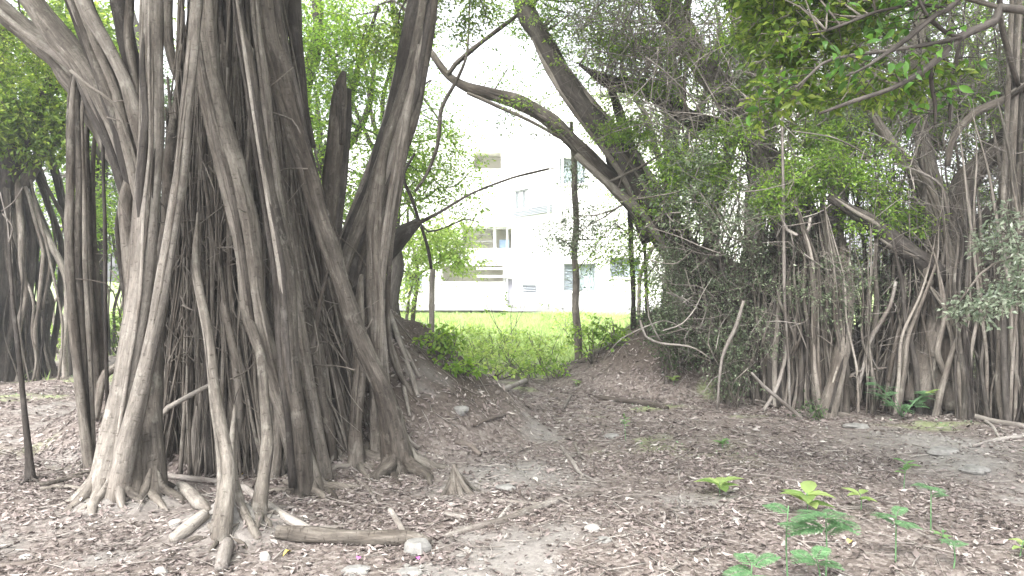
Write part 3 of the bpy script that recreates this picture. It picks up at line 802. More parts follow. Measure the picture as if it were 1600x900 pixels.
mb.px('limb', [(945,180,10),(950,230,14),(965,290,14),(990,330,16),(1010,380,14)], (11.2, 10.9), mat=M_BARKDARK, sides=9)
mb.px('limb', [(952,128,12),(972,190,15),(990,240,15),(1010,290,15)], (11.0, 10.9), mat=M_BARKDARK, sides=9)
mb.px('limb', [(900,242,10),(985,318,14),(1040,355,15),(1090,390,15),(1140,410,12),(1180,440,9)], (10.6, 10.2), mat=M_BARKPALE, sides=10)
mb.px('limb', [(1130,-60,20),(1150,20,22),(1170,100,22),(1150,200,22),(1120,300,22),(1110,400,26),(1120,520,30)], (10.8, 10.3), mat=M_BARK, sides=10)
mb.px('branch', [(730,145,5),(760,158,6),(830,190,5),(880,218,5),(930,245,6)], (11.2, 11.0), sides=6, mat=M_BARK)
mb.px('branch', [(700,118,7),(712,100,8),(735,80,8),(760,60,7),(800,30,6),(850,-10,7)], (11.4, 10.8), sides=6, mat=M_BARK)
# long hanging vine left of the clearing
mb.px('vine', [(735,-20,3),(730,80,4),(716,120,6),(690,170,7),(684,225,7),(668,270,6),(648,300,5)], (10.9, 10.8), sides=6, mat=M_BARK)
mb.px('vine', [(648,240,4),(630,275,5),(643,310,6),(655,345,5),(668,385,6),(674,420,5)], (10.4, 10.8), sides=6, mat=M_BARKDARK)

RB0 = P(1500, 650, D(1500, 650)) + np.array([0, .8, 0])
rb = Tree('banyan_tree', 'banyan at the right edge with a wide pale skirt of straight hanging roots', 'tree', (RB0[0], RB0[1], gh(RB0[0], RB0[1])))
rb.px('limb', [(1720,60,36),(1640,140,32),(1600,185,30),(1552,240,32),(1512,280,36),(1492,340,40),(1482,420,46),(1476,520,56),(1470,640,72)], (9.4, 9.0), mat=M_BARK, sides=18, flute=.06, comp=5, m=60)
rb.px('limb', [(1300,-120,26),(1330,60,14),(1352,155,12),(1380,205,15),(1414,252,20),(1446,290,22),(1466,350,26),(1476,430,32),(1450,540,40),(1430,630,52)], (9.4, 9.0), mat=M_BARKPALE, sides=12, flute=.05, comp=5, m=50)
rb.px('limb', [(1296,305,14),(1330,330,20),(1370,352,26),(1400,380,28),(1440,405,30),(1470,440,36)], (9.0, 9.0), mat=M_BARKDARK, sides=12, flute=.05, comp=5)
rb.px('limb', [(1640,110,12),(1600,132,12),(1570,155,12),(1526,174,12),(1500,200,11),(1486,225,10),(1480,260,10)], (8.9, 9.1), mat=M_BARKPALE, sides=9)
rb.px('limb', [(1620,280,22),(1570,320,22),(1530,345,24),(1500,365,24)], (9.0, 9.1), mat=M_BARKDARK, sides=12)
rb.px('limb', [(1460,-160,22),(1440,20,20),(1430,120,22),(1440,210,24),(1462,300,26)], (10.3, 9.8), mat=M_BARK, sides=12)
rb.px('limb', [(1520,480,30),(1540,430,26),(1600,400,26),(1700,380,30)], (9.6, 9.6), mat=M_BARKDARK, sides=12)
for tr in ([(1318,330,14),(1320,400,20),(1324,460,22),(1318,530,24),(1306,590,26),(1290,652,30)],):
    rb.down('prop_root', tr, 9.4, mat=M_BARK, sides=12, toes=2, flute=.06, comp=3)
def curtain(tree, n, x0, x1, topf, dshift=.0, wch=(2.5, 4, 6, 9, 12), wp=(.27, .30, .24, .13, .06), mats=None, wobpx=13, trunk=False):
    for k in range(n):
        px = rng.uniform(x0, x1)
        byp = np.interp(px, [1030, 1100, 1180, 1300, 1450, 1600, 1700], [545, 590, 634, 648, 650, 668, 680]) - abs(rng.normal(0, 20))
        db = ground_hit(px, byp)
        ty = topf(px)
        wd = rng.choice(wch, p=wp) * rng.uniform(.8, 1.2)
        if wd > 14: ty -= 110
        lean = rng.normal(0, 36 if wd < 10 else 16) + ((1240 if tree is mb else 1490) - px) * .25; wobpx_ = wobpx if wd < 10 else wobpx * .4
        n_ = 6; tt = np.linspace(0, 1, n_)
        tr = [(px + lean * (1 - t) + (rng.normal(0, wobpx_ * .35) if 0 < t < 1 else 0), ty + (byp - ty) * t, wd * (.22 + .95 * t ** .6)) for t in tt]
        dt = db + rng.uniform(-.25, .35)
        tree.down('aerial_root', tr, dt, mat=mats[rng.integers(len(mats))] if mats else M_TAN, sides=5 if wd < 7 else 9, lump=.13, wob=.02 if wd < 10 else .008, comp=0 if wd < 18 else 2, flute=.06 if wd > 14 else 0,
                  toes=3 if 5 < wd < 20 else 0, skel=False, m=20 if wd < 8 else 28)
def bundles(tree, n, x0, x1, topf, mats, wch=None, wp=None):
    """broad columns made of several roots grown side by side"""
    for k in range(n):
        px = x0 + (x1 - x0) * (k + rng.uniform(0, 1)) / n
        byp = np.interp(px, [1030, 1100, 1180, 1300, 1450, 1600, 1700], [545, 590, 634, 648, 650, 668, 680]) - abs(rng.normal(0, 14))
        db = ground_hit(px, byp); ty = rng.uniform(250, 420); lean = rng.normal(0, 20) + ((1240 if tree is mb else 1490) - px) * .45; n_ = 6; tt = np.linspace(0, 1, n_)
        cx = [px + lean * (1 - t) ** 1.3 + (rng.normal(0, 5) if 0 < t < 1 else 0) for t in tt]
        nb_ = rng.integers(3, 6); mt = mats[rng.integers(len(mats))]
        for q in range(nb_):
            wd = rng.choice([4, 6, 8, 11]); of = (q - (nb_ - 1) / 2) * 7 + rng.normal(0, 2)
            tr = [(cx[i] + of * (.25 + .75 * tt[i]) + rng.normal(0, 1.5), ty + rng.uniform(0, 60) * (i == 0) + (byp - ty) * tt[i], wd * (.35 + .75 * tt[i])) for i in range(n_)]
            tree.down('aerial_root', tr, db + rng.uniform(-.05, .15), mat=mt if rng.uniform() < .6 else mats[rng.integers(len(mats))], sides=8, lump=.13, wob=.01, toes=3 if q % 2 == 0 else 0, skel=False, m=28)
MT = [M_TAN, M_TAN, M_BARK, M_BARK, M_BARKDARK]
curtain(mb, 130, 1045, 1330, lambda p: rng.uniform(290, 520), mats=MT)
bundles(mb, 20, 1150, 1340, lambda p: rng.uniform(380, 540), mats=MT, wch=(9, 12, 16, 22, 30, 38), wp=(.3, .27, .2, .12, .07, .04))
curtain(rb, 150, 1330, 1640, lambda p: rng.uniform(180, 470) if p < 1480 else rng.uniform(120, 480), mats=MT)
bundles(rb, 24, 1345, 1640, lambda p: rng.uniform(340, 500), mats=MT, wch=(9, 12, 16, 22, 30, 38), wp=(.3, .27, .2, .12, .07, .04))
# roots that hang free without reaching the ground
for tree, x0, x1, n in ((mb, 1040, 1330, 34), (rb, 1340, 1610, 40)):
    for k in range(n):
        px = rng.uniform(x0, x1); t0 = rng.uniform(-20, 300); L = rng.uniform(80, 300); wd = rng.choice([2, 2.5, 3, 4, 6]); l = rng.normal(0, 30)
        tree.px('aerial_root', [(px + l * f + rng.normal(0, 4), t0 + L * f, wd * (1 - .4 * f)) for f in np.linspace(0, 1, 5)], (rng.uniform(9.4, 10.8),) * 2, mat=MT[rng.integers(5)], sides=5, skel=False, m=14)
# big bundle at the right edge
for k in range(7):
    px = 1572 + 7 * k + rng.normal(0, 4)
    rb.down('aerial_root', [(px + 14, -60, 7), (px + 6, 120, 8), (px, 260, 9), (px - 3, 360, 8), (px - 8, 480, 7), (px - 10, 600, 8), (px - 8 + rng.normal(0, 9), 668 - rng.uniform(0, 14), 9)], 9.1, mat=M_TAN, sides=7, skel=False)
# pale dead branches tangled through both
DB = [(mb, [(1215,60,3),(1222,200,4),(1224,330,5),(1226,470,5),(1232,560,4),(1234,640,4)]), (mb, [(1120,640,3),(1128,560,5),(1150,510,6),(1162,470,5)]),
      (mb, [(1000,500,3),(1008,525,4),(1030,536,4),(1080,542,3),(1110,560,2)]), (mb, [(1218,330,4),(1230,360,6),(1260,368,6),(1266,340,4)]),
      (rb, [(1290,250,2),(1380,252,3),(1440,270,4),(1470,290,5),(1480,330,6),(1478,380,6),(1466,420,5),(1450,450,5)]),
      (rb, [(1510,395,6),(1470,420,6),(1450,440,7),(1452,470,6),(1462,490,4)]), (rb, [(1400,440,5),(1390,480,6),(1360,530,7),(1350,570,6),(1340,610,5)]),
      (rb, [(1385,575,3),(1345,580,5),(1318,595,5),(1312,625,6),(1290,650,5)]), (rb, [(1450,540,4),(1470,590,5),(1490,630,5),(1500,650,4)]),
      (rb, [(1590,540,3),(1560,600,5),(1535,640,4)]), (rb, [(1430,440,3),(1455,480,4),(1490,520,4),(1540,560,4),(1590,630,5)])]
for tree, tr in DB:
    tree.px('branch', tr, (9.0, 9.0), mat=M_DEAD, sides=6, skel=False)
for tree, x0, x1 in ((mb, 1030, 1340), (rb, 1330, 1600)):
    for k in range(62):
        px = rng.uniform(x0, x1); py = rng.uniform(60, 560); L = rng.uniform(50, 170); th = rng.choice([-1, 1]) * rng.uniform(.3, 1.3); cu = rng.normal(0, .5)
        pts = []; 
        for f in range(5):
            pts.append((px, py, rng.uniform(1.8, 3.4) * (1 - .12 * f))); px += L / 4 * math.sin(th); py -= L / 4 * math.cos(th); th += cu * .5 + rng.normal(0, .2)
        d_ = rng.uniform(8.9, 10.4)
        tree.px('branch', pts, (d_, d_ + rng.normal(0, .3)), mat=M_DEAD, sides=5, skel=False, m=12)
# thickets of fine bare twigs and rootlets
for tree, x0, x1, n in ((mb, 930, 1340, 780), (rb, 1330, 1620, 950)):
    a = Acc(); b2 = Acc()
    for k in range(n):
        px = rng.uniform(x0, x1); py = rng.uniform(20, 610)
        if px < 1060 and py > 120: py = rng.uniform(-20, 60 + (px - 930) * 1.6)
        c = P(px, py, rng.uniform(8.9, 10.9)); L = rng.uniform(.25, 1.1)
        if c[2] < gh(c[0], c[1]) + .1: continue
        d = unit(rng.normal(size=3) * np.array([1, .5, .8]) + np.array([0, 0, -.5 if k % 3 == 0 else .5]))
        m1 = c + d * L * .4 + rng.normal(0, .07, 3) * L; m2 = c + d * L * .75 + rng.normal(0, .13, 3) * L; e = c + d * L + rng.normal(0, .2, 3) * L
        r = rng.uniform(.003, .009)
        A_ = a if (k % 5 < 3 or py < 260) else b2
        tube(A_, [c, m1, m2, e], [r, r * .85, r * .6, r * .3], 4, 10, 0)
        for q in range(2):
            s0 = m1 if q else m2; tube(A_, [s0, s0 + rng.normal(0, .11, 3) * (1 + L), s0 + rng.normal(0, .2, 3) * (1 + L)], [r * .6, r * .45, r * .2], 3, 6, 0)
    a.build('fine_branches', M_DEAD, tree.root, True, 'stuff'); b2.build('fine_branches', M_BARK, tree.root, True, 'stuff')
# crowns of the middle banyan
mb.sk = [q for q in mb.sk if q[0][2] > 1.2]
mb.pcrown([(850, 20, 11, 90, 40, .8, 1500), (930, 90, 11, 90, 55, .8, 1500), (1010, 40, 10.8, 110, 60, 1, 1900), (930, 200, 11, 60, 40, .6, 520), (830, 170, 11.3, 60, 22, .5, 300), (1000, 210, 10.5, 60, 40, .6, 800),
           (1120, 120, 10.5, 100, 70, 1, 1600), (960, 400, 10.8, 60, 50, .6, 420), (1050, 330, 10.2, 70, 50, .7, 1100), (1010, 420, 10.6, 50, 60, .6, 520), (1180, 60, 10.2, 90, 80, .9, 1500), (1100, -60, 10.5, 220, 60, 1.4, 3200), (850, -70, 11, 120, 50, 1.2, 1800)], M_LEAFB, dens=1.35)
mb.pcrown([(1085, 250, 9.6, 60, 22, .35, 900), (1065, 275, 9.6, 50, 25, .35, 700), (1110, 290, 9.6, 45, 35, .4, 700), (980, 205, 10, 55, 22, .4, 600), (1240, 290, 9.3, 60, 40, .4, 1100), (1290, 270, 9.1, 50, 40, .4, 900), (1215, 320, 9.1, 40, 26, .3, 380), (1370, 300, 9.0, 40, 22, .3, 300), (1140, 210, 9.4, 50, 24, .4, 450), (1180, 60, 9.6, 60, 30, .4, 400), (960, 65, 10, 60, 30, .4, 600), (1010, 80, 10, 60, 16, .4, 450), (1030,130,10,50,25,.4,450)], M_LEAFB, clump=.16)
mb.pcrown([(1050, 420, 9.9, 30, 50, .4, 900), (1050, 480, 9.9, 22, 40, .3, 620), (1150, 440, 9.6, 90, 60, .5, 900), (1110, 520, 9.7, 60, 40, .4, 600), (1230, 420, 9.6, 80, 70, .5, 800), (1170, 520, 9.3, 60, 50, .3, 350), (1300, 450, 9, 60, 60, .4, 700), (880, 375, 12, 30, 26, .4, 100), (1160, 330, 9.6, 120, 60, .7, 1200)], M_LEAFG, leaf=(.03, .05))
mb.pcrown([(rng.uniform(980, 1330), rng.uniform(20, 300), rng.uniform(9.6, 10.8), 70, 45, .6, 300) for _ in range(10)], M_LEAFB)
mb.pcrown([(rng.uniform(1020, 1330), rng.uniform(120, 500), rng.uniform(8.9, 9.8), 60, 40, .5, 230) for _ in range(8)], M_LEAFG)
mb.pcrown([(860 + rng.uniform(-140, 120), 60 + rng.uniform(-60, 70), 11.4, 55, 25, .5, 130) for _ in range(9)], M_LEAFB)
mb.pcrown([(770, 195, 11.3, 60, 16, .3, 60), (700, 60, 11.4, 60, 30, .4, 100), (860, 215, 11.2, 40, 16, .3, 60)], M_LEAFG)
for c in ((-.6, .3, 6.9), (2, -1.4, 6.8), (2.6, 1.5, 7.2), (-2.6, 1.0, 6.9), (.6, -3.4, 6.6), (-2.2, -1.8, 6.9)):
    mb.crown([((MB0[0] + c[0], MB0[1] + c[1], c[2]), (1.7, 1.7, .7), 3000)], M_LEAF, leaf=(.07, .11), clump=.32, per=14)
mb.finish()
rb.sk = [q for q in rb.sk if q[0][2] > 1.6]
rb.pcrown([(1350, 60, 10.5, 110, 80, .9, 1500), (1480, 90, 10.5, 110, 90, .9, 1500), (1580, 60, 10.3, 70, 80, .9, 1200), (1400, 190, 10.3, 90, 60, .8, 1100), (1540, 200, 10.2, 80, 60, .7, 900), (1340, 200, 10, 60, 60, .6, 700), (1450, -60, 10.5, 260, 60, 1.4, 3400)], M_LEAFB, dens=1.3)
rb.pcrown([(1400, 340, 9.2, 60, 25, .3, 520), (1350, 350, 9.2, 50, 30, .4, 450), (1270, 230, 9.3, 40, 40, .4, 420), (1430, 360, 9.2, 30, 20, .3, 160)], M_LEAFB, clump=.16)
rb.pcrown([(rng.uniform(1330, 1600), rng.uniform(40, 400), rng.uniform(9.9, 10.8), 65, 45, .6, 300) for _ in range(11)], M_LEAFB)
rb.pcrown([(1350, 260, 9.1, 70, 40, .4, 500), (1300, 200, 9.3, 60, 40, .4, 300)], M_LEAFB, clump=.16)
rb.pcrown([(1500, 260, 10.2, 90, 60, .5, 900), (1420, 160, 10, 90, 50, .5, 700), (1370, 440, 9.4, 80, 60, .5, 700), (1560, 130, 10, 60, 50, .5, 600), (1530, 330, 9.4, 80, 50, .4, 600)], M_LEAFG, leaf=(.03, .05))
for c in ((0, 0, 7.0), (2.4, -1.4, 6.9), (2.6, 1.8, 7.2), (-1.6, 2.0, 7.3), (-.6, -2.9, 6.7), (3.5, -4.2, 6.8)):
    rb.crown([((RB0[0] + c[0], RB0[1] + c[1], c[2]), (1.7, 1.7, .7), 3000)], M_LEAF, leaf=(.07, .11), clump=.32, per=14)
rb.finish()
#PART3
# ------------------------------------------------------------------ near tree outside the frame at the right whose branch hangs in
NB = Tree('overhanging_tree', 'near tree whose dark forked branch with glossy leaves hangs in at the top right', 'tree', (4.4, 4.3, float(gh(4.4, 4.3))))
NB.stem('trunk', [(4.4, 4.3, -.2), (4.35, 4.3, 1.2), (4.3, 4.2, 2.6), (4.4, 4.2, 4.2), (4.3, 4.4, 6)], [.2, .16, .14, .12, .05], sides=14, flute=.05)
NB.sk = []
e0 = np.array([4.3, 4.2, 2.6])
def nb(tr, d, first=None, mat=M_BARKDARK):
    p, r = trace(tr, d)
    if first is not None: p = np.r_[[first], p]; r = np.r_[[r[0] * 1.6], r]
    NB.stem('branch', p, r, mat=mat, sides=8, lump=.12, wob=.006, m=44)
nb([(1600,14,14),(1560,32,14),(1505,58,13),(1470,92,11),(1438,116,10),(1390,140,8),(1340,156,7),(1283,177,4)], (4.0, 3.6), e0)
nb([(1505,58,8),(1470,66,7),(1440,71,7),(1380,80,6),(1335,85,5),(1290,97,5),(1265,118,4),(1243,138,3)], (3.85, 3.7))
nb([(1560,-60,10),(1500,-8,9),(1480,14,9),(1455,26,9),(1415,60,8),(1375,88,6),(1345,108,4),(1320,118,3)], (3.9, 3.6), np.array([4.3, 4.2, 3.6]))
nb([(1500,5,6),(1470,10,6),(1430,5,6),(1400,12,5),(1365,20,5),(1300,45,4),(1265,52,3)], (3.95, 3.7))
nb([(1445,22,6),(1460,36,7),(1480,52,6),(1500,58,6)], (3.8, 3.85))
nb([(1455,92,5),(1456,130,7),(1461,165,6),(1460,195,4)], (3.9, 3.9))
nb([(1425,-30,5),(1443,10,5),(1452,25,5)], (3.8, 3.8))
nb([(1500,60,5),(1492,110,6),(1486,150,5),(1484,190,3)], (4.1, 4.1))
# leaves: the largest ones are separate parts
LM = {}
def leaf_mesh(nm, L, wr, mat, curl=.1):
    """a pointed leaf with a midrib crease: 2 x 6 quads-ish strip"""
    tt = np.array([0, .18, .42, .68, .88, 1.]); ww = np.array([.02, .75, 1., .72, .3, .01]) * L * wr / 2
    v = []
    for t, w_ in zip(tt, ww):
        z = -curl * L * (t - .4) ** 2 * 2
        v += [(-w_, t * L, z + w_ * .35), (0, t * L, z), (w_, t * L, z + w_ * .35)]
    f = []
    for i in range(5):
        b = i * 3
        f += [(b, b + 1, b + 4, b + 3), (b + 1, b + 2, b + 5, b + 4)]
    me = bpy.data.meshes.new(nm); me.from_pydata(v, [], f); me.materials.append(mat)
    me.polygons.foreach_set('use_smooth', np.ones(len(f), bool)); me.update()
    return me
from mathutils import Matrix
def put_leaf(root, me, p, d, up=(0, 0, 1), s=1.0, name='leaf'):
    d = Vector(d).normalized(); x = d.cross(Vector(up))
    if x.length < 1e-3: x = Vector((1, 0, 0))
    x.normalize(); z = x.cross(d)
    o = bpy.data.objects.new(name, me); COL.objects.link(o); o.parent = root
    Mx = Matrix((x, d, z)).transposed()
    o.rotation_euler = Mx.to_euler(); o.scale = (s, s, s)
    o.location = Vector([float(a) for a in p]) - root.location
    return o
def leaf_obj_mat(nm, a, b, trans=.35, rough=.4):
    m = leaf_mat(nm, [(0, a), (1, b)], trans, rough)
    t = m.node_tree
    oi = t.nodes.new('ShaderNodeObjectInfo')
    rp = [n for n in t.nodes if n.type == 'VALTORGB'][0]
    t.links.new(oi.outputs['Random'], rp.inputs[0])
    return m
M_LO = leaf_obj_mat('leaf_overhanging', (.045, .12, .02), (.11, .24, .04))
M_LOL = leaf_obj_mat('leaf_seedling_lime', (.15, .25, .07), (.33, .42, .16), .4)
M_LOG = leaf_obj_mat('leaf_seedling_green', (.08, .17, .06), (.16, .28, .10), .35)
lm = [leaf_mesh('leaf', .065, .45, M_LO), leaf_mesh('leaf', .055, .5, M_LO, .3)]
SKN = [q[0] for q in NB.sk if q[0][0] < 2.45]
tipw = Acc()
nl = 0
for k in range(62):
    b = SKN[rng.integers(len(SKN))]
    if b[0] > 2.3 and rng.uniform() < .6: continue
    d = unit(rng.normal(size=3) + np.array([-.7, -.1, -.1])); L = rng.uniform(.12, .3)
    e = b + d * L
    tube(tipw, [b, (b + e) / 2 + rng.normal(0, .012, 3), e], [.003, .0022, .001], 4, 6, 0)
    for f in np.linspace(.25, 1, rng.integers(4, 6)):
        if nl >= 290: break
        s_ = unit(np.cross(d, rng.normal(size=3)))
        put_leaf(NB.root, lm[rng.integers(2)], b + d * L * f, d * .6 + s_ * .9 + np.array([0, 0, -.45]), unit(rng.normal(size=3) * .5 + np.array([0, 0, 1])), rng.uniform(.75, 1.25)); nl += 1
tipw.build('twigs', M_BARKDARK, NB.root, True, 'stuff')
NB.pcrown([(1240, 60, 4.1, 70, 60, .3, 330), (1330, 30, 4.1, 80, 40, .3, 330), (1215, 150, 4.1, 50, 40, .3, 150), (1320, 140, 4.1, 90, 45, .3, 300), (1240,-40,4.1,140,50,.4,800), (1470, -60, 4.2, 160, 50, .4, 900), (1440, 130, 4.2, 60, 40, .3, 140), (1180, 20, 4.2, 40, 60, .3, 150)], M_LEAF, leaf=(.045, .07), per=9, clump=.1)
NB.crown([((4.4, 4.3, 6), (1.4, 1.4, .8), 2500)], M_LEAF, leaf=(.07, .1), clump=.3)
NB.finish()
# grey green bush branch close at the right edge
GB = Tree('leaning_shrub', 'shrub with small pale grey-green glossy leaves reaching in at the right edge', 'shrub', (3.9, 5.0, float(gh(3.9, 5.0))))
GB.stem('stem', [(3.9, 5.0, -.1), (3.95, 5.05, .8), (3.85, 5.0, 1.4), (3.5, 5.0, 1.75)], [.03, .025, .02, .01], sides=7)
for tr in ([(1640,430,8),(1590,400,6),(1540,420,4),(1500,470,3)], [(1640,480,7),(1580,470,5),(1530,490,3)], [(1650,350,7),(1600,365,5),(1555,385,3)]):
    GB.px('branch', tr, (5.0, 4.9), mat=M_BARK, sides=6)
GB.pcrown([(1585, 385, 4.9, 50, 30, .3, 190), (1535, 478, 4.9, 55, 24, .25, 240), (1590, 450, 4.9, 40, 30, .3, 130), (1590, 340, 5, 34, 20, .3, 90), (1640, 420, 5, 50, 70, .3, 400)], M_LEAFPALE, leaf=(.03, .05), per=10, clump=.11)
GB.finish()

# ------------------------------------------------------------------ trees behind
def bgtree(label, x, y, h, crowns, mat, tr=.2, roots=0, spec='background_tree', group='trees behind the banyans', leaf=(.07, .11), lean=0, cat='tree', bark=None):
    z = float(gh(x, y))
    T = Tree(spec, label, cat, (x, y, z), group)
    p = [np.array([x, y, z - .2]), np.array([x + lean * .2, y, z + h * .25]), np.array([x + lean * .6, y + .1, z + h * .6]), np.array([x + lean, y, z + h])]
    T.stem('trunk', p, [tr * 1.2, tr, tr * .8, tr * .3], mat=bark or M_BARKDARK, sides=12, flute=.07, wob=.06)
    for k in range(4):
        th = rng.uniform(0, 6.28); b = p[1] * .5 + p[2] * .5; e = b + np.array([math.cos(th) * 1.5, math.sin(th) * 1.0, h * .4])
        T.stem('limb', [b, (b + e) / 2 + rng.normal(0, .15, 3), e], [tr * .5, tr * .35, tr * .15], mat=bark or M_BARKDARK, sides=8, wob=.05)
    for k in range(roots):
        th = rng.uniform(0, 6.28); rr = tr * rng.uniform(1.2, 5.0)
        xs = x + rr * math.cos(th); ys = y + rr * math.sin(th) * .7; zt = z + rng.uniform(1.6, min(h, 4.5)); zb = float(gh(xs, ys))
        q = [(x + (xs - x) * .5 + rng.normal(0, .05), y + (ys - y) * .5, zt), (xs + rng.normal(0, .08), ys, zt * .6), (xs + rng.normal(0, .08), ys, zt * .25), (xs, ys, zb - .05)]
        T.stem('aerial_root', q, rng.choice([.012, .02, .03, .05]), mat=[M_BARK, M_TAN, M_BARKDARK][rng.integers(3)], sides=6, skel=False, wob=.03)
    T.sk = [q for q in T.sk if q[0][2] > z + 1.2]
    for c, rr, n in crowns: T.crown([(c, rr, n)], mat, leaf=leaf, clump=.32, per=14)
    T.finish(); return T
def pc(px, py, d, rx, ry, dz, n): return (P(px, py, d), (rx * d / FPX, dz, ry * d / FPX), int(n * 2.3))
bgtree('dark banyan with hanging roots at the far left behind the lone thin stem', P(5, 500, 12)[0], 12.0, 6, [pc(20, 150, 11.5, 110, 110, .9, 2400), pc(60, 200, 11.5, 80, 50, .6, 900), pc(120,60,11.5,80,80,.9,1300)], M_LEAF, .26, 90)
bgtree('second background tree from the left, seen between the root column and the left edge', P(130, 500, 15)[0], 15.5, 7, [pc(110, 120, 14, 110, 130, 1.2, 2600), pc(70, 400, 14, 60, 40, 1, 500), pc(130, 330, 14.5, 60, 80, 1, 800)], M_LEAFB, .16, 8)
bgtree('tall dark tree seen through the gap between the hanging roots and the pale stems', P(180, 500, 17)[0], 18, 8, [pc(180, 200, 17, 120, 140, 1.6, 2600), pc(60, 300, 18, 120, 80, 1.5, 1600), pc(180, 360, 18, 80, 70, 1.5, 900)], M_LEAFD, .2, 10)
bgtree('leafy tree filling the view between the banyan trunk and the broken stem', P(470, 480, 12)[0], 12.5, 7, [pc(500, 60, 11.5, 90, 90, 1, 1700), pc(560, 130, 11.5, 90, 90, 1, 1500), pc(600, 260, 11.5, 80, 70, .9, 900), pc(560, 330, 11, 60, 60, .8, 750), pc(480, 330, 11, 40, 80, .8, 600), pc(480,200,11.5,50,60,.9,700)], M_LEAFB, .16, 0, leaf=(.05, .08))
bgtree('bright green tree behind the dark leaning trunk', P(610, 470, 14)[0], 14.5, 7.5, [pc(620, 60, 13.5, 100, 60, 1.2, 800), pc(660, 200, 13, 70, 90, 1, 950), pc(700, 270, 13, 60, 60, .8, 700), pc(640, 300, 13, 60, 60, 1, 700), pc(730, 330, 13, 40, 40, .8, 160), pc(530,30,13.5,80,40,1,600)], M_LEAFB, .11, 0, leaf=(.05, .08))
bgtree('pale yellow-green young tree before the balconies of the white building', P(640, 480, 17)[0], 17.5, 3.6, [pc(690, 380, 16.5, 65, 40, .8, 900), pc(640, 400, 16.5, 50, 50, .8, 650), pc(620, 460, 17, 30, 30, .8, 160), pc(720, 405, 16.5, 40, 25, .6, 260)], M_LEAFY, .05, 0, leaf=(.07, .12), bark=M_BARK)
k_ = 0
for px, d, h, n, mt, lb in ((1050, 19, 9, 3, M_LEAF, 'grey trunked tree behind the mound, leftmost of the row behind the thicket'), (1180, 17, 9, 3, M_LEAFG, 'grey-green crowned tree second from the left behind the thicket'),
                        (1310, 18, 9, 3, M_LEAF, 'tall tree in the middle of the row behind the thicket'), (1440, 16, 9, 3, M_LEAFD, 'dark crowned tree second from the right behind the thicket'), (1590, 17, 9, 3, M_LEAF, 'tree at the right end of the row behind the thicket')):
    cs = [pc(px + rng.uniform(-60, 60), rng.uniform(-80, 330), d + rng.uniform(-1, 1), 105, 75, 1.4, 800) for _ in range(5)]
    cs += [pc(px + rng.uniform(-30, 60), rng.uniform(380, 500), d, 80, 60, 1, 500)]
    bgtree(lb, P(px, 500, d)[0], d, h, cs, mt, .22, 12)
for (x, y, h, lb) in ((-14, 14, 7, 'outermost dark tree beyond the far left banyan'), (-8.5, 22, 8, 'distant tree on the left beyond the litter'), (-12.5, 27, 9, 'farthest tree at the left behind the litter clearing'), (-6.8, 27, 8, 'far tree behind the big banyan near the building')):
    bgtree(lb, x, y, h, [((x + rng.uniform(-1.5, 1.5), y, h * f), (2.6, 1.8, 1.3), 1500) for f in (.25, .5, .8, 1)], M_LEAFD if y > 25 else M_LEAF, .2, 6, leaf=(.1, .16))

# ------------------------------------------------------------------ shrubs, young trees and seedlings
def shrub(label, px, py, w_, h_, n, mat, group='low shrubs at the edge of the lawn', leaf=(.05, .09), cat='shrub', d=None, stems=6, name='shrub', per=9):
    d = d or ground_hit(px, py); b = P(px, py, d); b[2] = gh(b[0], b[1])
    W = w_ * d / FPX / 2; H = h_ * d / FPX
    if group.startswith('low'): H *= .78; n = int(n * .7)
    T = Tree(name, label, cat, b, group)
    for k in range(stems):
        e = b + np.array([rng.uniform(-.8, .8) * W, rng.uniform(-.5, .5) * W, H * rng.uniform(.7, 1.05)])
        T.stem('stem', [b + np.array([rng.normal(0, W * .15), 0, -.03]), (b + e) / 2 + rng.normal(0, .04, 3), e], [.010, .007, .003], sides=5, mat=M_BARK)
    T.crown([(b + np.array([0, 0, H * .58]), (W, W * .8, H * .45), n)], mat, leaf=leaf, per=per, clump=.15, wr=.55)
    T.finish(); return T
shrub('green bush at the left end of the row, at the foot of the left mound', 690, 560, 80, 56, 380, M_LEAFB)
shrub('yellow-green bush left of centre on the lawn edge', 742, 574, 90, 60, 520, M_LEAFY)
shrub('loose yellow-green bush in the middle of the row', 800, 577, 100, 60, 420, M_LEAFY)
shrub('lime coloured bush right of the middle one', 850, 570, 80, 70, 480, M_LEAFY)
shrub('tall loose bush beside the young tree', 930, 566, 90, 84, 420, M_LEAFB)
shrub('leafy bush leaning against the left slope of the right mound', 958, 548, 50, 60, 240, M_LEAFB)
shrub('thin leggy bush with a few large leaves standing before the grey door', 795, 540, 130, 110, 150, M_LEAFB, stems=5)
shrub('wide lime bush filling the gap between the left bushes', 770, 560, 130, 64, 640, M_LEAFY)
shrub('low wispy bush nearest the clearing in front of the row', 825, 590, 110, 36, 260, M_LEAFB)
shrub('bright low bush at the left beneath the slender pale trunk', 722, 588, 90, 26, 260, M_LEAFB)
shrub('wispy yellow-green growth spilling to the end of the path', 775, 592, 150, 30, 260, M_LEAFY, stems=10)
shrub('wispy weeds right of the path end before the young tree', 870, 592, 110, 34, 200, M_LEAFB, stems=9)
shrub('lime bush behind the young tree', 900, 545, 80, 60, 380, M_LEAFY)
shrub('faint bush at the foot of the pale yellow-green tree', 645, 500, 80, 50, 240, M_LEAFB, d=17)
shrub('bush further back on the lawn behind the lime bush', 880, 520, 90, 50, 360, M_LEAFY)
shrub('low green bush on the lawn behind the left bushes', 720, 530, 100, 36, 380, M_LEAFY)
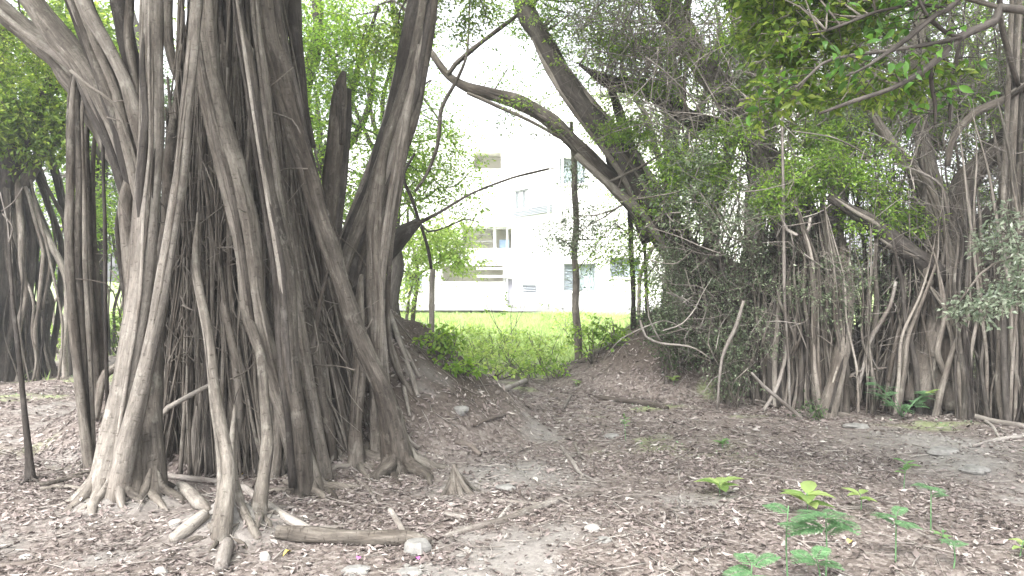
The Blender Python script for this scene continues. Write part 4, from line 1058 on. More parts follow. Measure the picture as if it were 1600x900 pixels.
for (px, py, w_, h_, lb) in ((85, 520, 70, 60, 'yellow-green bush at the far left beneath the trees'), (185, 512, 50, 70, 'dark bush behind the root column'), (150, 505, 60, 40, 'bright low bush seen left of the root column')):
    shrub(lb, px, py, w_, h_, 420, M_LEAFY if 'yell' in lb else M_LEAFB, group='undergrowth at the far left', d=16)
shrub('grey-green shrub at the thicket foot left of the crossed dead branches', 1135, 632, 60, 60, 330, M_LEAFG, group='shrubs under the thicket', leaf=(.03, .05))
shrub('dense ivy-like shrub covering the top of the right mound', 1050, 520, 90, 120, 1300, M_LEAFD, group='shrubs under the thicket', leaf=(.03, .05), d=10.2)
shrub('tangled shrub between the mound and the pale trunk', 1150, 600, 100, 120, 560, M_LEAFG, group='shrubs under the thicket', leaf=(.03, .045), d=9.3)
shrub('small dark shrub at the base of the pale trunk', 1268, 655, 34, 26, 140, M_LEAFD, group='shrubs under the thicket', leaf=(.03, .05))
shrub('ivy clump beneath the arching limb', 1010, 505, 40, 60, 330, M_LEAFD, group='shrubs under the thicket', leaf=(.03, .05), d=11.2)

def slim(label, tr, d, crowns, mat, bark=M_BARK, name='young_tree', cat='tree', leaf=(.04, .06)):
    p, r = trace(tr, d); p[-1][2] = gh(p[-1][0], p[-1][1]) - .05
    T = Tree(name, label, cat, p[-1] + np.array([0, 0, .05]))
    T.stem('trunk', p, r, sides=8, mat=bark, wob=.02)
    if crowns: T.pcrown(crowns, mat, leaf=leaf)
    T.finish(); return T
dY = ground_hit(905, 562)
slim('slim young tree with a small dark crown standing alone before the white building', [(892,190,6),(897,250,9),(900,320,10),(898,390,10),(899,450,11),(901,500,12),(905,565,13)], dY,
     [(870, 365, dY, 45, 38, .5, 330), (930, 385, dY, 50, 42, .5, 420), (905, 330, dY, 40, 30, .4, 220), (960, 350, dY, 35, 30, .4, 220), (905, 440, dY, 10, 20, .2, 40), (900, 270, dY, 30, 30, .3, 160)], M_LEAFG)
slim('thin straight stem on top of the right mound', [(984,330,9),(987,400,8),(990,440,8),(991,506,9)], 11.6, [(984, 380, 11.6, 18, 50, .3, 160)], M_LEAF, M_BARKDARK)
slim('thinner leaning stem just right of the straight one on the mound', [(1008,380,5),(1010,440,6),(1014,500,6)], 11.9, [(1010, 440, 11.9, 12, 26, .2, 60)], M_LEAF, M_BARK)
slim('slender pale bare trunk beside the yellow-green tree', [(676,420,8),(675,450,9),(674,500,9),(674,575,9)], 13.0, None, None, M_BARKPALE, name='young_tree')
slim('faint thin forked stem left of the slender pale trunk', [(650,425,4),(642,450,4),(634,480,5),(630,510,5)], 17.0, [(655, 445, 17, 30, 24, .4, 90)], M_LEAFB, M_BARK)

def seedling(label, px, py, n, L, me, h=.16, d=None, spread=1., group=None, name='seedling'):
    d = d or ground_hit(px, py); b = P(px, py, d); b[2] = gh(b[0], b[1])
    root = thing(name, label, 'plant', b, group)
    a = Acc(); e = b + np.array([rng.normal(0, .02), 0, h]); tube(a, [b + (0, 0, -.02), (b + e) / 2 + rng.normal(0, .008, 3), e], [.004, .003, .002], 5, 8, 0); a.build('stem', M_LEAFFERN, root)
    for k in range(n):
        th = k * 2.4 + rng.uniform(-.3, .3); f = rng.uniform(.5, 1)
        put_leaf(root, me, b + (e - b) * f, (math.cos(th) * spread, math.sin(th) * spread, rng.uniform(-.1, .5)), (0, 0, 1), L / .1 * rng.uniform(.75, 1.2))
    return root
me_l = leaf_mesh('leaf', .085, .55, M_LOL); me_g = leaf_mesh('leaf', .1, .5, M_LOG)
seedling('small lime seedling at the foot of the right mound', 1052, 604, 8, .13, me_l, .12)
seedling('two-tuft lime seedling on the litter in mid clearing', 900, 604, 8, .11, me_l, .08)
seedling('dark green broad-leaved seedling on the litter at the right', 1412, 768, 7, .09, me_g, .22)
seedling('tiny green seedling in the lower right corner area', 1470, 852, 5, .07, me_g, .1)
seedling('thin weak seedling in the centre right of the clearing', 978, 690, 9, .07, me_g, .28)
seedling('yellowish low seedling at the right border bottom', 1592, 872, 6, .09, me_l, .1)
seedling('small weed with pointed leaves below the grey soil patch', 1130, 700, 7, .09, me_g, .06)
seedling('lime leaved plant lying low left of the ferny plants', 1125, 775, 6, .2, me_l, .10, spread=1.3)
seedling('plant with broad lime leaves spreading sideways behind the fern fronds', 1262, 812, 9, .19, me_l, .17, spread=1.6)
seedling('broad lime leaves just right of the fern fronds', 1345, 800, 6, .15, me_l, .12, spread=1.5)

# ferny plants: each frond is a part
def frond_mesh(L, n=11):
    v = []; f = []
    def quad(c, d, s, w_, l_):
        b = len(v)
        v.extend([tuple(c - s * .0), tuple(c + d * l_ * .4 + s * w_), tuple(c + d * l_), tuple(c + d * l_ * .4 - s * w_)]); f.append((b, b + 1, b + 2)); f.append((b, b + 2, b + 3))
    P0 = [np.array([0, t * L, .12 * L * math.sin(t * 3.0) - .15 * L * t * t]) for t in np.linspace(0, 1, n + 1)]
    for i in range(n):
        a, b_ = P0[i], P0[i + 1]; k = len(v)
        v.extend([tuple(a + (.0016, 0, 0)), tuple(a - (.0016, 0, 0)), tuple(b_ - (.001, 0, 0)), tuple(b_ + (.001, 0, 0))]); f.append((k, k + 1, k + 2)); f.append((k, k + 2, k + 3))
        if i == 0: continue
        pl = L * .42 * math.sin(math.pi * min(.97, (i + .8) / (n + 1)) ** .8)
        for sd_ in (-1, 1):
            d = unit(np.array([sd_, .55, -.12])); s = unit(np.cross(d, (0, 0, 1)))
            quad(a, d, s, L * .05, pl)
            for q in np.linspace(.12, .92, 7):
                for s3 in (-1, 1):
                    quad(a + d * pl * q, unit(d * .7 + s * s3), unit(np.cross(unit(d * .7 + s * s3), (0, 0, 1))), L * .016, pl * .24)
    me = bpy.data.meshes.new('frond'); me.from_pydata(v, [], f); me.materials.append(M_LEAFFERN); me.update(); return me
fm = frond_mesh(.2)
def ferny(label, px, py, d, h, n, s=1.0, group='ferny seedlings in the foreground'):
    b = P(px, py, d); zt = b[2]; b = np.array([b[0], b[1], float(gh(b[0], b[1]))]); H = max(.05, zt - b[2])
    root = thing('ferny_seedling', label, 'plant', b, group)
    a = Acc(); e = b + np.array([0, 0, H]); tube(a, [b + (0, 0, -.02), (b + e) / 2 + rng.normal(0, .015, 3), e], [.005, .004, .003], 5, 8, 0); a.build('stem', M_LEAFFERN, root)
    for k in range(n):
        th = k * 6.28 / n + rng.uniform(-.5, .5)
        put_leaf(root, fm, b + (e - b) * rng.uniform(.7, 1), (math.cos(th), math.sin(th), rng.uniform(-.15, .45)), (0, 0, 1), s * rng.uniform(.7, 1.1), 'frond')
ferny('largest feathery green seedling of the foreground, at the lower right', 1290, 800, 3.9, .3, 7, 1.0)
ferny('small feathery seedling with an upright frond left of the largest one', 1232, 790, 4.0, .3, 3, .95)
ferny('feathery seedling at the bottom edge below the largest one', 1275, 868, 3.7, .2, 5, .85)
ferny('feathery seedling at the bottom edge, leftmost of the ferny group', 1175, 880, 3.7, .15, 5, .85)
ferny('sparse feathery seedling to the right of the lime leaves', 1400, 800, 4.3, .2, 5, .75)
ferny('leggy feathery seedling behind the largest one at the right', 1455, 760, 4.8, .2, 5, .6)
ferny('tiny feathery seedling near the bottom right corner', 1490, 850, 4.2, .2, 4, .5)
# pale feathery bush at the foot of the right banyan
b = P(1410, 650, ground_hit(1410, 652)); b[2] = gh(b[0], b[1])
root = thing('feathery_bush', 'pale green feathery bush at the foot of the right-hand root skirt', 'bush', b)
a = Acc()
for k in range(9):
    th = rng.uniform(0, 6.28); e = b + np.array([math.cos(th) * .35, math.sin(th) * .25, rng.uniform(.15, .45)])
    tube(a, [b, (b + e) / 2 + np.array([0, 0, .05]), e], [.006, .004, .002], 5, 8, 0)
    for q in range(5):
        t2 = th + rng.normal(0, 1.0)
        put_leaf(root, fm, b + (e - b) * rng.uniform(.4, 1), (math.cos(t2), math.sin(t2), rng.uniform(-.1, .5)), (0, 0, 1), rng.uniform(.5, .85), 'frond')
a.build('stem', M_LEAFFERN, root)
for k in range(3): put_leaf(root, me_l, b + np.array([.22 + .03 * k, -.05, .28]), (1, -.2, .1 + .2 * k), (0, 0, 1), 1.4)

# ------------------------------------------------------------------ dead wood and stones on the ground
def gtrace(tr, lift=.3):
    out = []; rad = []
    for a_, b_, w_ in tr:
        d = ground_hit(a_, b_); p = P(a_, b_, d); r = w_ * d / FPX / 2 * 1.25
        p[2] = float(gh(p[0], p[1])) + r * lift; out.append(p); rad.append(r)
    return np.array(out), np.array(rad)
def stick(name, label, cat, trs, mat=M_DEAD, group=None, sides=8, lift=.85):
    ps = [gtrace(t, lift) for t in trs]
    root = ps[0][0][len(ps[0][0]) // 2]
    if len(trs) == 1:
        a = Acc(); tube(a, ps[0][0], ps[0][1], sides, max(10, len(trs[0]) * 5), .12, wob=.004)
        # origin at the thing
        e = bpy.data.objects.new('tmp', None); e.location = root
        o = a.build(name, mat, None); bpy.data.objects.remove(e)
        o.data.transform(Matrix.Translation(-Vector(root))); o.location = root
        return tagp(o, label, cat, group)
    t = thing(name, label, cat, root, group)
    for p, r in ps:
        a = Acc(); tube(a, p, r, sides, 18, .12, wob=.004); a.build('branch', mat, t)
    return t
G1 = 'dead branches lying on the litter'
stick('log', 'pale grey log lying across the foreground below the banyan roots', 'log', [[(432,840,16),(470,846,20),(530,850,19),(585,852,20),(640,851,18),(668,858,15)]], M_BARK, sides=14)
stick('dead_branch', 'long pale stick slanting down from the root foot to the grey log', 'branch', [[(378,765,8),(410,790,10),(450,815,11),(502,840,8)]], M_DEAD, G1)
stick('dead_branch', 'short thick peeled branch pointing down beside the stone under the banyan', 'branch', [[(270,850,13),(295,835,18),(322,812,14)]], M_BARKPALE, G1)
stick('dead_branch', 'cut stub of a branch at the bottom edge below the log', 'branch', [[(346,895,16),(350,880,18),(357,856,16)]], M_DEAD, G1)
stick('dead_branch', 'broad twisted root piece lying left of the foreground root foot', 'branch', [[(283,765,12),(298,780,16),(312,795,17),(326,805,8)]], M_BARKPALE, G1)
stick('dead_branch', 'long thin horizontal stick behind the root feet at the left', 'branch', [[(60,762,6),(110,752,6),(160,745,7),(180,738,5)], [(62,768,5),(100,764,6),(140,768,5),(155,757,4)], [(90,752,4),(130,742,5),(170,728,4)]], M_BARK, G1)
stick('dead_branch', 'straight pale stick lying behind the two root feet', 'branch', [[(250,745,7),(300,754,8),(345,758,7),(395,765,6)]], M_DEAD, G1)
stick('dead_branch', 'short stout stick on the path below the bushes', 'branch', [[(776,618,6),(795,610,7),(822,598,6)]], M_DEAD, G1)
stick('dead_branch', 'long dark stick on the clearing before the right mound', 'branch', [[(930,622,4),(965,628,6),(1005,634,7),(1043,641,6)]], M_STICKDARK, G1)
stick('dead_branch', 'forked pale twig in the middle of the clearing', 'branch', [[(876,700,4),(890,720,6),(902,738,5),(910,746,3)], [(898,695,3),(905,712,4),(915,722,3)]], M_DEAD, G1)
stick('surface_root', 'long pale root snaking over the clearing from the stone to the right', 'root', [[(690,842,8),(740,828,11),(790,815,12),(840,796,12),(890,778,10),(935,772,6)], [(775,818,6),(790,800,7),(800,788,5)], [(770,783,6),(800,788,7),(850,790,5)]], M_DEAD, None, lift=.1)
stick('dead_branch', 'short black stick lying at the end of the pale root', 'branch', [[(912,775,5),(926,774,6),(938,773,4)]], M_STICKDARK, G1)
stick('dead_branch', 'pale stick leaning over the litter left of the grey stone', 'branch', [[(608,802,7),(620,820,8),(634,842,6)]], M_DEAD, G1)
stick('dead_branch', 'stick lying just above the grey log', 'branch', [[(470,836,5),(505,830,7),(540,828,6)]], M_DEAD, G1)
stick('dead_branch', 'dark stick half buried by the banyan foot on the right side', 'branch', [[(712,695,7),(735,702,9),(752,715,6)]], M_STICKDARK, G1)
stick('dead_branch', 'flat pale stick in the foreground right of the stump', 'branch', [[(695,806,6),(715,810,7),(735,812,4)]], M_DEAD, G1)
stick('dead_branch', 'thin dark stick across the centre right of the clearing', 'branch', [[(1065,712,3),(1098,708,5),(1135,711,3)]], M_STICKDARK, G1)
stick('dead_branch', 'thin stick lying between the stump and the banyan foot', 'branch', [[(556,750,4),(575,768,5),(590,790,4)]], M_DEAD, G1)
stick('dead_branch', 'short stick on the path left of the young tree', 'branch', [[(740,668,4),(760,660,5),(790,652,3)]], M_STICKDARK, G1)
stick('dead_branch', 'curved dark stick lying in front of the young tree', 'branch', [[(860,578,4),(885,572,5),(915,566,4)]], M_STICKDARK, G1)
stick('dead_branch', 'small upright twisted twig left of the dark stick', 'branch', [[(880,640,4),(886,630,5),(892,620,3)]], M_DEAD, G1)
stick('dead_branch', 'long low branch with side twigs at the foot of the right root skirt', 'branch', [[(1450,640,6),(1500,650,8),(1550,662,8),(1605,672,8)], [(1530,655,4),(1550,668,4),(1565,690,3)], [(1480,652,4),(1520,640,5),(1560,644,3)]], M_DEAD, G1)
stick('dead_branch', 'branch pieces lying in the lower right under the skirt edge', 'branch', [[(1520,700,4),(1560,690,6),(1600,684,5)], [(1560,672,4),(1580,690,4)]], M_DEAD, G1)
stick('dead_branch', 'thin root lying in the foreground at the lower left', 'branch', [[(0,888,5),(30,884,5),(60,878,4)]], M_STICKDARK, G1)
# crossed dead branches that lean up against the thicket
t_ = thing('dead_branch', 'bleached crossed branches leaning against the thicket', 'branch', P(1220, 635, D(1220, 645)), G1)
for tr in ([(1174,582,4),(1195,605,6),(1225,630,6),(1255,655,5)], [(1230,540,5),(1225,570,6),(1212,610,6),(1192,643,5)], [(1206,500,4),(1208,550,5),(1206,600,5),(1210,630,4)], [(1180,625,3),(1200,630,4),(1212,636,3)]):
    d = D(tr[-1][0], tr[-1][1]); p, r = trace(tr, (d - .15 if tr[0][1] > 560 else d + .2, d - .02)); a = Acc(); tube(a, p, r, 7, 16, .12); a.build('branch', M_DEAD, t_)
# stump
b = P(712, 765, D(712, 768)); b[2] = gh(b[0], b[1])
t_ = thing('tree_stump', 'small pointed weathered stump standing alone right of the banyan', 'stump', b)
for k, (dx, dy, rr) in enumerate(((0, 0, .05), (-.10, -.02, .02), (.12, -.04, .025), (.2, .03, .015), (-.05, .1, .02), (.06, -.1, .02))):
    a = Acc(); top_ = b + np.array([-.01, 0, .20 if k == 0 else .17]); bot = b + np.array([dx, dy, -.04]); bot[2] = gh(bot[0], bot[1]) - .03
    tube(a, [top_, (top_ + bot) / 2 + np.array([0, 0, -.02]), bot], [rr * .25 if k == 0 else rr * .7, rr * .9, rr * 1.5], 9, 16, .2, flute=.1); a.build('wood' if k == 0 else 'root', M_BARK, t_)
# stones
def stone(label, px, py, w_, h_, col, group='stones on the litter', flat=.6):
    d = ground_hit(px, py); b = P(px, py, d); b[2] = gh(b[0], b[1])
    W = w_ * d / FPX / 2; Hh = h_ * d / FPX
    n1, n2 = 9, 14
    th = np.linspace(0, np.pi, n1)[:, None]; ph = np.linspace(0, 2 * np.pi, n2, endpoint=False)[None]
    s = rng.uniform(0, 50)
    rr = 1 + .28 * vnoise(np.cos(ph) * 1.2 * np.sin(th) + s, np.sin(ph) * 1.2 * np.sin(th) + np.cos(th) * 1.3, 3) * 2 + .12 * vnoise(ph * 2 + 0 * th, th * 3 + 0 * ph + s, 4)
    v = np.stack([rr * np.sin(th) * np.cos(ph) * W, rr * np.sin(th) * np.sin(ph) * W * .75, np.clip(rr * (np.cos(th) + 0 * ph), -1, .72) * Hh * .75], -1).reshape(-1, 3)
    i = np.arange(n1 - 1)[:, None] * n2; j = np.arange(n2)[None]; j2 = (j + 1) % n2
    q = np.stack([i + j, i + n2 + j, i + n2 + j2, i + j2], -1).reshape(-1, 4)
    a = Acc(); a.add(v, q); o = a.build('stone', col, None, False); o.location = (b[0], b[1], b[2] + Hh * .12)
    return tagp(o, label, 'stone', group)
M_ST = plain_mat('stone_grey', (.20, .195, .185), .9, .3, 18, .2, .5)
M_STP = plain_mat('stone_pale', (.29, .28, .265), .9, .25, 18, .2, .5)
stone('angular grey stone at the right end of the pale log', 655, 862, 44, 26, M_ST)
stone('flat pale stone at the bottom edge below the log', 556, 895, 46, 14, M_ST)
stone('flat stone at the bottom edge just below the angular grey stone', 640, 898, 44, 10, M_ST)
stone('rounded whitish stone on the bare centre of the foreground', 925, 830, 28, 12, M_STP)
stone('narrow pale stone lower right of the whitish round one', 944, 847, 26, 8, M_ST)
stone('whitish stone between the two nearest root feet', 276, 822, 22, 13, M_STP)
stone('small pale stone in the lower left corner', 42, 874, 20, 9, M_STP)
stone('pale stone beside the stick end at the bottom left', 250, 896, 20, 14, M_STP)
stone('small whitish stone below the nearest root foot', 414, 876, 16, 18, M_STP)
stone('grey stone set in the slope of the left mound', 718, 644, 26, 12, M_ST)
stone('pale flat stone in the middle of the clearing', 956, 684, 28, 8, M_ST)
stone('pale flat stone right of the stump above the long root', 790, 765, 36, 9, M_ST)
stone('small stone in front of the stump', 708, 790, 16, 6, M_STP)
stone('rough grey stone on the soil heap before the right skirt', 1475, 710, 50, 14, M_ST)
stone('low grey stone at the right of the soil heap', 1520, 735, 44, 10, M_ST)
stone('grey stone before the pale trunk at the thicket foot', 1340, 668, 44, 8, M_ST)
stone('small pale stone at the far left on the litter', 215, 600, 20, 6, M_STP)
stone('small stone near the bottom centre', 858, 880, 14, 6, M_STP)
stone('small pale stone at centre right below the twig', 1150, 815, 16, 7, M_STP)
k = 0
acc = Acc()
x, y = scatter(420, -5, 7, 3, 10)
sz = rng.uniform(.006, .02, len(x))
vv = ico[None] * sz[:, None, None] * rng.uniform(.6, 1.3, (len(x), 6, 1)) * np.array([1, 1, .6]) + np.stack([x, y, gh(x, y) + sz * .3], -1)[:, None]
acc.add(vv.reshape(-1, 3), None, (np.arange(len(x))[:, None, None] * 6 + itri[None]).reshape(-1, 3))
tagp(acc.build('pebbles', M_STP, None, False, 'stuff'), 'tiny pale pebbles scattered through the litter', 'pebbles')
# fallen pink petals and yellow leaves
M_PET = plain_mat('petal_magenta', (.6, .12, .5), .6, .1)
for px, py, lb in ((404, 714, 'magenta petal in the dark hollow of the banyan'), (559, 880, 'pink petal lying below the log'), (654, 879, 'pink petal lying below the angular stone')):
    d = D(px, py); p = P(px, py, d); me = leaf_mesh('petal', .03, .9, M_PET, .6); o = bpy.data.objects.new('petal', me); COL.objects.link(o)
    o.location = (p[0], p[1], float(gh(p[0], p[1])) + .02); o.rotation_euler = (.2, .1, px); tagp(o, lb, 'petal', 'pink petals')
M_YL = plain_mat('leaf_yellow', (.7, .55, .12), .5, .15)
for px, py, lb in ((455, 865, 'yellow fallen leaf just under the log'), (1325, 852, 'yellow fallen leaf near the bottom right'), (380, 745, 'thin yellow fallen leaf among the banyan roots')):
    d = D(px, py); p = P(px, py, d); me = leaf_mesh('fallen_leaf', .06, .5, M_YL, .6); o = bpy.data.objects.new('fallen_leaf', me); COL.objects.link(o)
    o.location = (p[0], p[1], float(gh(p[0], p[1])) + .02); o.rotation_euler = (.15, .1, px); tagp(o, lb, 'leaf', 'yellow fallen leaves')

# ------------------------------------------------------------------ the white building
M_WALL = plain_mat('white_paint', (.80, .80, .79), .8, .03, 1.5, .3, .05)
M_CREAM = plain_mat('cream_paint', (.68, .66, .57), .8, .05, 1.5)
M_GREYP = plain_mat('grey_plinth', (.27, .27, .265), .85, .1, 3)
M_DOOR = plain_mat('grey_door', (.27, .27, .31), .6, .08, 3)
M_FRAME = plain_mat('grey_window_frame', (.22, .24, .25), .5, .05, 3)
M_CURT = plain_mat('curtain', (.44, .49, .50), .9, .15, 5)
M_SHUT = plain_mat('louvre_slat', (.33, .36, .40), .6, .08, 4)
M_BLUE = plain_mat('blue_water_tank', (.30, .42, .60), .5, .1, 4)
M_STEEL = plain_mat('grey_metal', (.3, .3, .31), .5, .1, 4)
m, t, N, Lk = newmat('window_glass')
p_ = N('ShaderNodeBsdfPrincipled'); p_.inputs['Base Color'].default_value = (.93, .96, .97, 1); p_.inputs['Roughness'].default_value = .05; p_.inputs['Transmission Weight'].default_value = 1; p_.inputs['IOR'].default_value = 1.1
o_ = N('ShaderNodeOutputMaterial'); Lk(p_.outputs[0], o_.inputs[0]); M_GLASS = m

BR = thing('apartment_building', 'overexposed white three storey apartment building with recessed balconies behind the trees', 'building', (0, 34, float(gh(0, 34))))
Z0 = float(gh(0, 34)) - .05
class Face:
    """a vertical wall from A to B (plan points); u metres along, z up, w outwards"""
    def __init__(s, A, B):
        s.A = np.array(A, float); s.B = np.array(B, float); s.L = np.linalg.norm(s.B - s.A); s.u = (s.B - s.A) / s.L
        s.n = np.array([s.u[1], -s.u[0]])
        if s.n[1] > 0: s.n = -s.n
    def M(s, v):
        xy = s.A + v[:, :1] * s.u + v[:, 1:2] * s.n
        return np.c_[xy, v[:, 2] + Z0]
    def uz(s, px, py):
        """where the ray through a photo pixel meets the wall plane"""
        c = np.array([0, 0, CAMZ]); d = P(px, py, 1.0) - c
        # A + u*t = c + d*k
        Mx = np.array([[s.u[0], -d[0]], [s.u[1], -d[1]]]); k = np.linalg.solve(Mx, c[:2] - s.A)
        return k[0], c[2] + d[2] * k[1] - Z0
    def rect(s, x0, y0, x1, y1):
        a = s.uz(x0, (y0 + y1) / 2)[0]; b = s.uz(x1, (y0 + y1) / 2)[0]; zt = s.uz((x0 + x1) / 2, y0)[1]; zb = s.uz((x0 + x1) / 2, y1)[1]
        return a, b, zb, zt
    def box(s, a, u0, u1, w0, w1, z0, z1):
        v = np.array([(u0, w0, z0), (u1, w0, z0), (u1, w1, z0), (u0, w1, z0), (u0, w0, z1), (u1, w0, z1), (u1, w1, z1), (u0, w1, z1)], float)
        vv = s.M(v); a.add(vv, [(0, 3, 2, 1), (4, 5, 6, 7), (0, 1, 5, 4), (1, 2, 6, 5), (2, 3, 7, 6), (3, 0, 4, 7)], g=vv)
    def wall(s, mat, H, holes, th=.25, name='wall'):
        """wall built of panels around the openings; no overlapping boxes"""
        us = sorted(set([0, s.L] + [h[0] for h in holes] + [h[1] for h in holes]))
        a = Acc()
        for u0, u1 in zip(us[:-1], us[1:]):
            if u1 - u0 < 1e-4: continue
            cuts = sorted([(h[2], h[3]) for h in holes if h[0] < (u0 + u1) / 2 < h[1]])
            z = 0
            for c0, c1 in cuts:
                if c0 > z: s.box(a, u0, u1, -th, 0, z, c0)
                z = max(z, c1)
            if z < H: s.box(a, u0, u1, -th, 0, z, H)
        return a.build(name, mat, BR, False)
def window(F, r, kind='curtain', label=None):
    u0, u1, z0, z1 = r
    a = Acc(); t_ = .06
    F.box(a, u0, u1, -.16, -.08, z1 - t_, z1); F.box(a, u0, u1, -.16, -.08, z0, z0 + t_)
    F.box(a, u0, u0 + t_, -.16, -.08, z0 + t_, z1 - t_); F.box(a, u1 - t_, u1, -.16, -.08, z0 + t_, z1 - t_)
    um = (u0 + u1) / 2; F.box(a, um - .025, um + .025, -.15, -.09, z0 + t_, z1 - t_)
    W = a.build('window', M_FRAME, BR, False, label=label)
    b = Acc(); F.box(b, u0 + t_, um - .025, -.13, -.12, z0 + t_, z1 - t_); b.build('pane', M_GLASS, W, False)
    b = Acc(); F.box(b, um + .025, u1 - t_, -.13, -.12, z0 + t_, z1 - t_); b.build('pane', M_GLASS, W, False)
    b = Acc()
    if kind == 'curtain':
        uu = np.linspace(u0 - .1, u1 + .1, 60); ww = -.20 + .02 * np.sin(np.arange(60) * 1.3)
        v = np.r_[np.c_[uu, ww, np.full(60, z0 - .1)], np.c_[uu, ww, np.full(60, z1 + .1)]]
        i = np.arange(59); vv = F.M(v); b.add(vv, np.stack([i, i + 1, i + 61, i + 60], -1), g=vv); b.build('curtain', M_CURT, W, True)
    else:
        n = max(4, int((z1 - z0) / .14))
        for k in range(n):
            z = z0 + t_ + (k + .5) * (z1 - z0 - 2 * t_) / n
            F.box(b, u0 + t_, um - .05, -.26, -.20, z - .05, z + .035)
        b.build('louvre', M_SHUT, W, False, 'stuff')
        b = Acc()
        uu = np.linspace(um - .1, u1 + .1, 40); ww = -.30 + .02 * np.sin(np.arange(40) * 1.3)
        v = np.r_[np.c_[uu, ww, np.full(40, z0 - .1)], np.c_[uu, ww, np.full(40, z1 + .1)]]
        i = np.arange(39); vv = F.M(v); b.add(vv, np.stack([i, i + 1, i + 41, i + 40], -1), g=vv); b.build('curtain', M_CURT, W, True)
    b = Acc(); F.box(b, u0 - .08, u1 + .08, 0.003, .09, z0 - .08, z0 - .002); b.build('sill', M_WALL, W, False)
cA = P(865, 450, 31.5)[:2]; cB = P(801, 450, 35.0)[:2]; cL = P(470, 450, 35.0)[:2]; cR = P(1320, 450, 31.5)[:2]
FS = Face(cB, cA); FF = Face(cA, cR); FW = Face(cL, cB)
HR = 9.0
w_s = [(FS, FS.rect(803, 296, 826, 327), 'curtain'), (FF, FF.rect(881, 412, 931, 455), 'louvre'), (FF, FF.rect(953, 403, 1000, 433), 'louvre'), (FF, FF.rect(874, 247, 915, 287), 'curtain'), (FF, FF.rect(1080, 250, 1130, 300), 'curtain'), (FF, FF.rect(1080, 405, 1140, 445), 'louvre')]
vent_s = FS.rect(815, 445, 838, 459)
FS.wall(M_WALL, HR, [w[1] for w in w_s if w[0] is FS] + [vent_s])
FF.wall(M_WALL, HR, [w[1] for w in w_s if w[0] is FF])
for F, r_, k_ in w_s: window(F, r_, k_)
bal1 = FW.rect(722, 357, 799, 388); bal2 = FW.rect(740, 238, 783, 264); door = FW.rect(790, 436, 800.5, 484); door = (door[0], door[1], 0, door[3])
low = FW.rect(690, 415, 786, 440); wl = FW.rect(632, 425, 660, 452); wl2 = FW.rect(560, 350, 600, 385)
FW.wall(M_WALL, 8.0, [bal1, bal2, door, low, wl, wl2])
window(FW, wl); window(FW, wl2)
# recessed balconies: cream inside
def recess(F, r_, dp=1.6, rail=True):
    u0, u1, z0, z1 = r_
    a = Acc(); F.box(a, u0 - .2, u1 + .2, -dp - .1, -dp, z0 - .2, z1 + .2)
    F.box(a, u0 - .2, u0 - .003, -dp, -.253, z0 - .2, z1 + .2); F.box(a, u1 + .003, u1 + .2, -dp, -.253, z0 - .2, z1 + .2)
    a.build('balcony_wall', M_CREAM, BR, False)
    a = Acc(); F.box(a, u0, u1, -dp, -.253, z0 - .15, z0 - .003); a.build('balcony_floor', M_WALL, BR, False)
    a = Acc(); F.box(a, u0, u1, -dp, -.253, z1 + .003, z1 + .15); a.build('balcony_ceiling', M_CREAM, BR, False)
recess(FW, bal1); recess(FW, bal2); recess(FW, low)
u0, u1, z0, z1 = bal1
a = Acc(); um = u0 + (u1 - u0) * .66; FW.box(a, um - .06, um + .06, -.24, -.1, z0, z1); a.build('balcony_post', M_WALL, BR, False)
a = Acc(); FW.box(a, um + .06, u1, .003, .10, z0 - .16, z0 - .04); FW.box(a, u0, u1, .003, .35, z1 + .08, z1 + .16); a.build('ledge', M_WALL, BR, False)
for f in (.35, .7):
    a = Acc(); FW.box(a, u0, um - .06, -.16, -.13, z0 + (z1 - z0) * f, z0 + (z1 - z0) * f + .025); a.build('rail', M_STEEL, BR, False)
a = Acc(); FW.box(a, u1 - .55, u1 - .1, -1.0, -.6, z0, z0 + .42); a.build('water_box', M_BLUE, BR, False)
for yy, dd in ((404, .25), (420, .2), (432, .28)):
    q = FW.rect(745, yy - 2, 799, yy + 1.5); a = Acc(); FW.box(a, q[0], q[1], .003, dd, q[2], q[3]); a.build('ledge', M_WALL, BR, False)
# louvre strip on the turned face, vent, door, pipes, plinth, parapets
q = FS.rect(803, 324, 864, 336); S_ = Acc(); FS.box(S_, q[0], q[1], .003, .05, q[2], q[3]); gr_ = S_.build('vent_grille', M_GREYP, BR, False)
for k in range(5):
    a = Acc(); z = q[2] + (k + .3) * (q[3] - q[2]) / 5; FS.box(a, q[0], q[1], .053, .10, z, z + .03); a.build('slat', M_SHUT, gr_, False)
q = vent_s; S_ = Acc(); FS.box(S_, q[0] - .02, q[1] + .02, -.3, -.256, q[2] - .02, q[3] + .02); gr_ = S_.build('vent_grille', M_DOOR, BR, False)
for k in range(4):
    a = Acc(); z = q[2] + (k + .3) * (q[3] - q[2]) / 4; FS.box(a, q[0], q[1], -.12, -.04, z, z + .05); a.build('slat', M_SHUT, gr_, False)
a = Acc(); FW.box(a, door[0], door[1], -.14, -.08, 0, door[3]); dr = a.build('door', M_DOOR, BR, False)
a = Acc(); FW.box(a, door[0] + .04, door[0] + .08, -.078, -.03, 1.0, 1.12); a.build('handle', M_STEEL, dr, False)
for F, z in ((FS, HR), (FF, HR), (FW, 8.0)):
    a = Acc(); F.box(a, 0.01, F.L - .01, -.35, .12, z + .003, z + .22); a.build('cornice', M_WALL, BR, False)
    a = Acc(); F.box(a, 0.01, F.L - .01, .003, .05, 0, .32); a.build('plinth', M_GREYP, BR, False)
a = Acc()
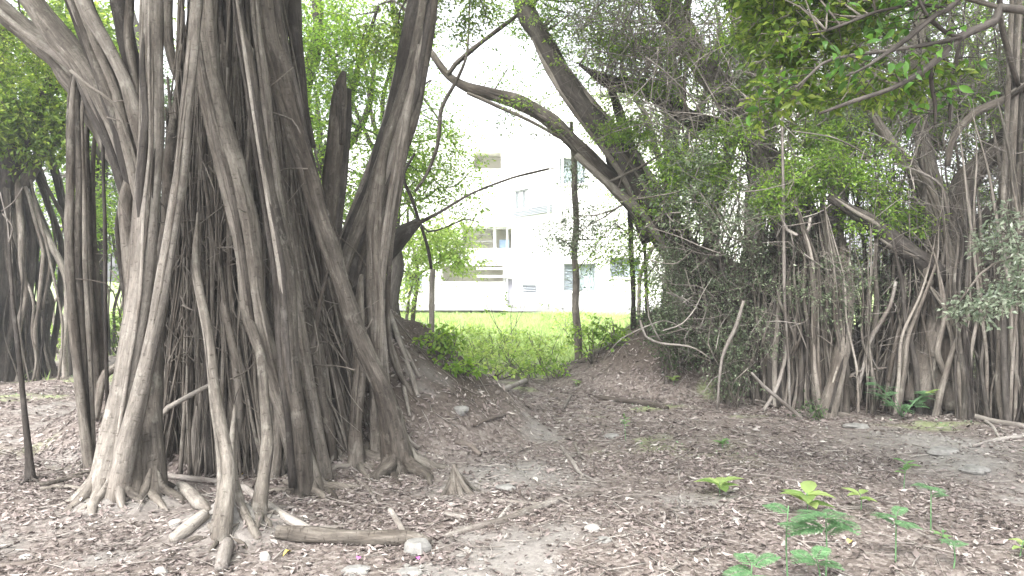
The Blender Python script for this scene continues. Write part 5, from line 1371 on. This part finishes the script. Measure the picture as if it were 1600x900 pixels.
for F, uu, zz in ((FF, .35, HR), (FS, FS.L - .3, HR), (FW, FW.L - .25, 8.0)):
    a = Acc(); p0 = F.M(np.array([[uu, .07, .3]]))[0]; p1 = F.M(np.array([[uu, .07, zz - .1]]))[0]; tube(a, [p0, p1], .045, 8, 2, 0); a.build('drainpipe', M_WALL, BR)
# body of the building behind the faces, roof
a = Acc()
def prism(a, pl, z0, z1):
    n = len(pl); v = np.array([(x, y, z0) for x, y in pl] + [(x, y, z1) for x, y in pl]); 
    q = [(i, (i + 1) % n, n + (i + 1) % n, n + i) for i in range(n)]
    t = [(n, n + i, n + i + 1) for i in range(1, n - 1)] + [(0, i + 1, i) for i in range(1, n - 1)]
    a.add(v, q, t, v)
yb = 47.0
prism(a, [(cL[0], yb), (cL[0], cL[1] + 2.2), (cB[0] + .1, cB[1] + 2.2), (cB[0] + .1, yb)], Z0, Z0 + 7.9)
prism(a, [(cB[0] + .3, yb), (cB[0] + .35, cB[1] + .4), (cA[0] + .2, cA[1] + .5), (cR[0] - .1, cR[1] + .5), (cR[0] - .1, yb)], Z0, Z0 + HR - .1)
a.build('rear_wall', M_WALL, BR, False)
a = Acc(); prism(a, [(cL[0], yb), (cL[0], cL[1] + .1), (cB[0] + .1, cB[1] + .1), (cB[0] + .1, yb)], Z0 + 7.92, Z0 + 8.0)
prism(a, [(cB[0] + .15, yb), (cB[0] + .2, cB[1] + .2), (cA[0] + .05, cA[1] + .1), (cR[0], cR[1] + .1), (cR[0], yb)], Z0 + HR - .08, Z0 + HR)
a.build('roof', M_GREYP, BR, False)
# grey kerb and paved strip at its foot
pv = Acc(); prism(pv, [(cL[0], cL[1] - 1.3), (cB[0] - .6, cB[1] - 1.3), (cA[0], cA[1] - 1.2), (cR[0], cR[1] - 1.2), (cR[0], cR[1] + .2), (cA[0], cA[1] + .2), (cB[0], cB[1] + .2), (cL[0], cL[1] + .2)], Z0 - .2, Z0 + .10)
tagp(pv.build('pavement', M_GREYP, None, False, 'structure'))

# ------------------------------------------------------------------ thin volume added to imitate veiling glare over the background
a = Acc(); a.box((-60, -12, -1.6), (60, 70, 16))
m, t, N, Lk = newmat('glare_haze')
pv_ = N('ShaderNodeVolumePrincipled'); pv_.inputs['Density'].default_value = .0035; pv_.inputs['Color'].default_value = (.96, .98, 1, 1); pv_.inputs['Anisotropy'].default_value = .3
o_ = N('ShaderNodeOutputMaterial'); Lk(pv_.outputs[0], o_.inputs['Volume'])
hz = a.build('glare_haze', m, None, False, 'stuff'); tagp(hz, 'thin pale veil added to imitate glare over the grove', 'glare_haze')
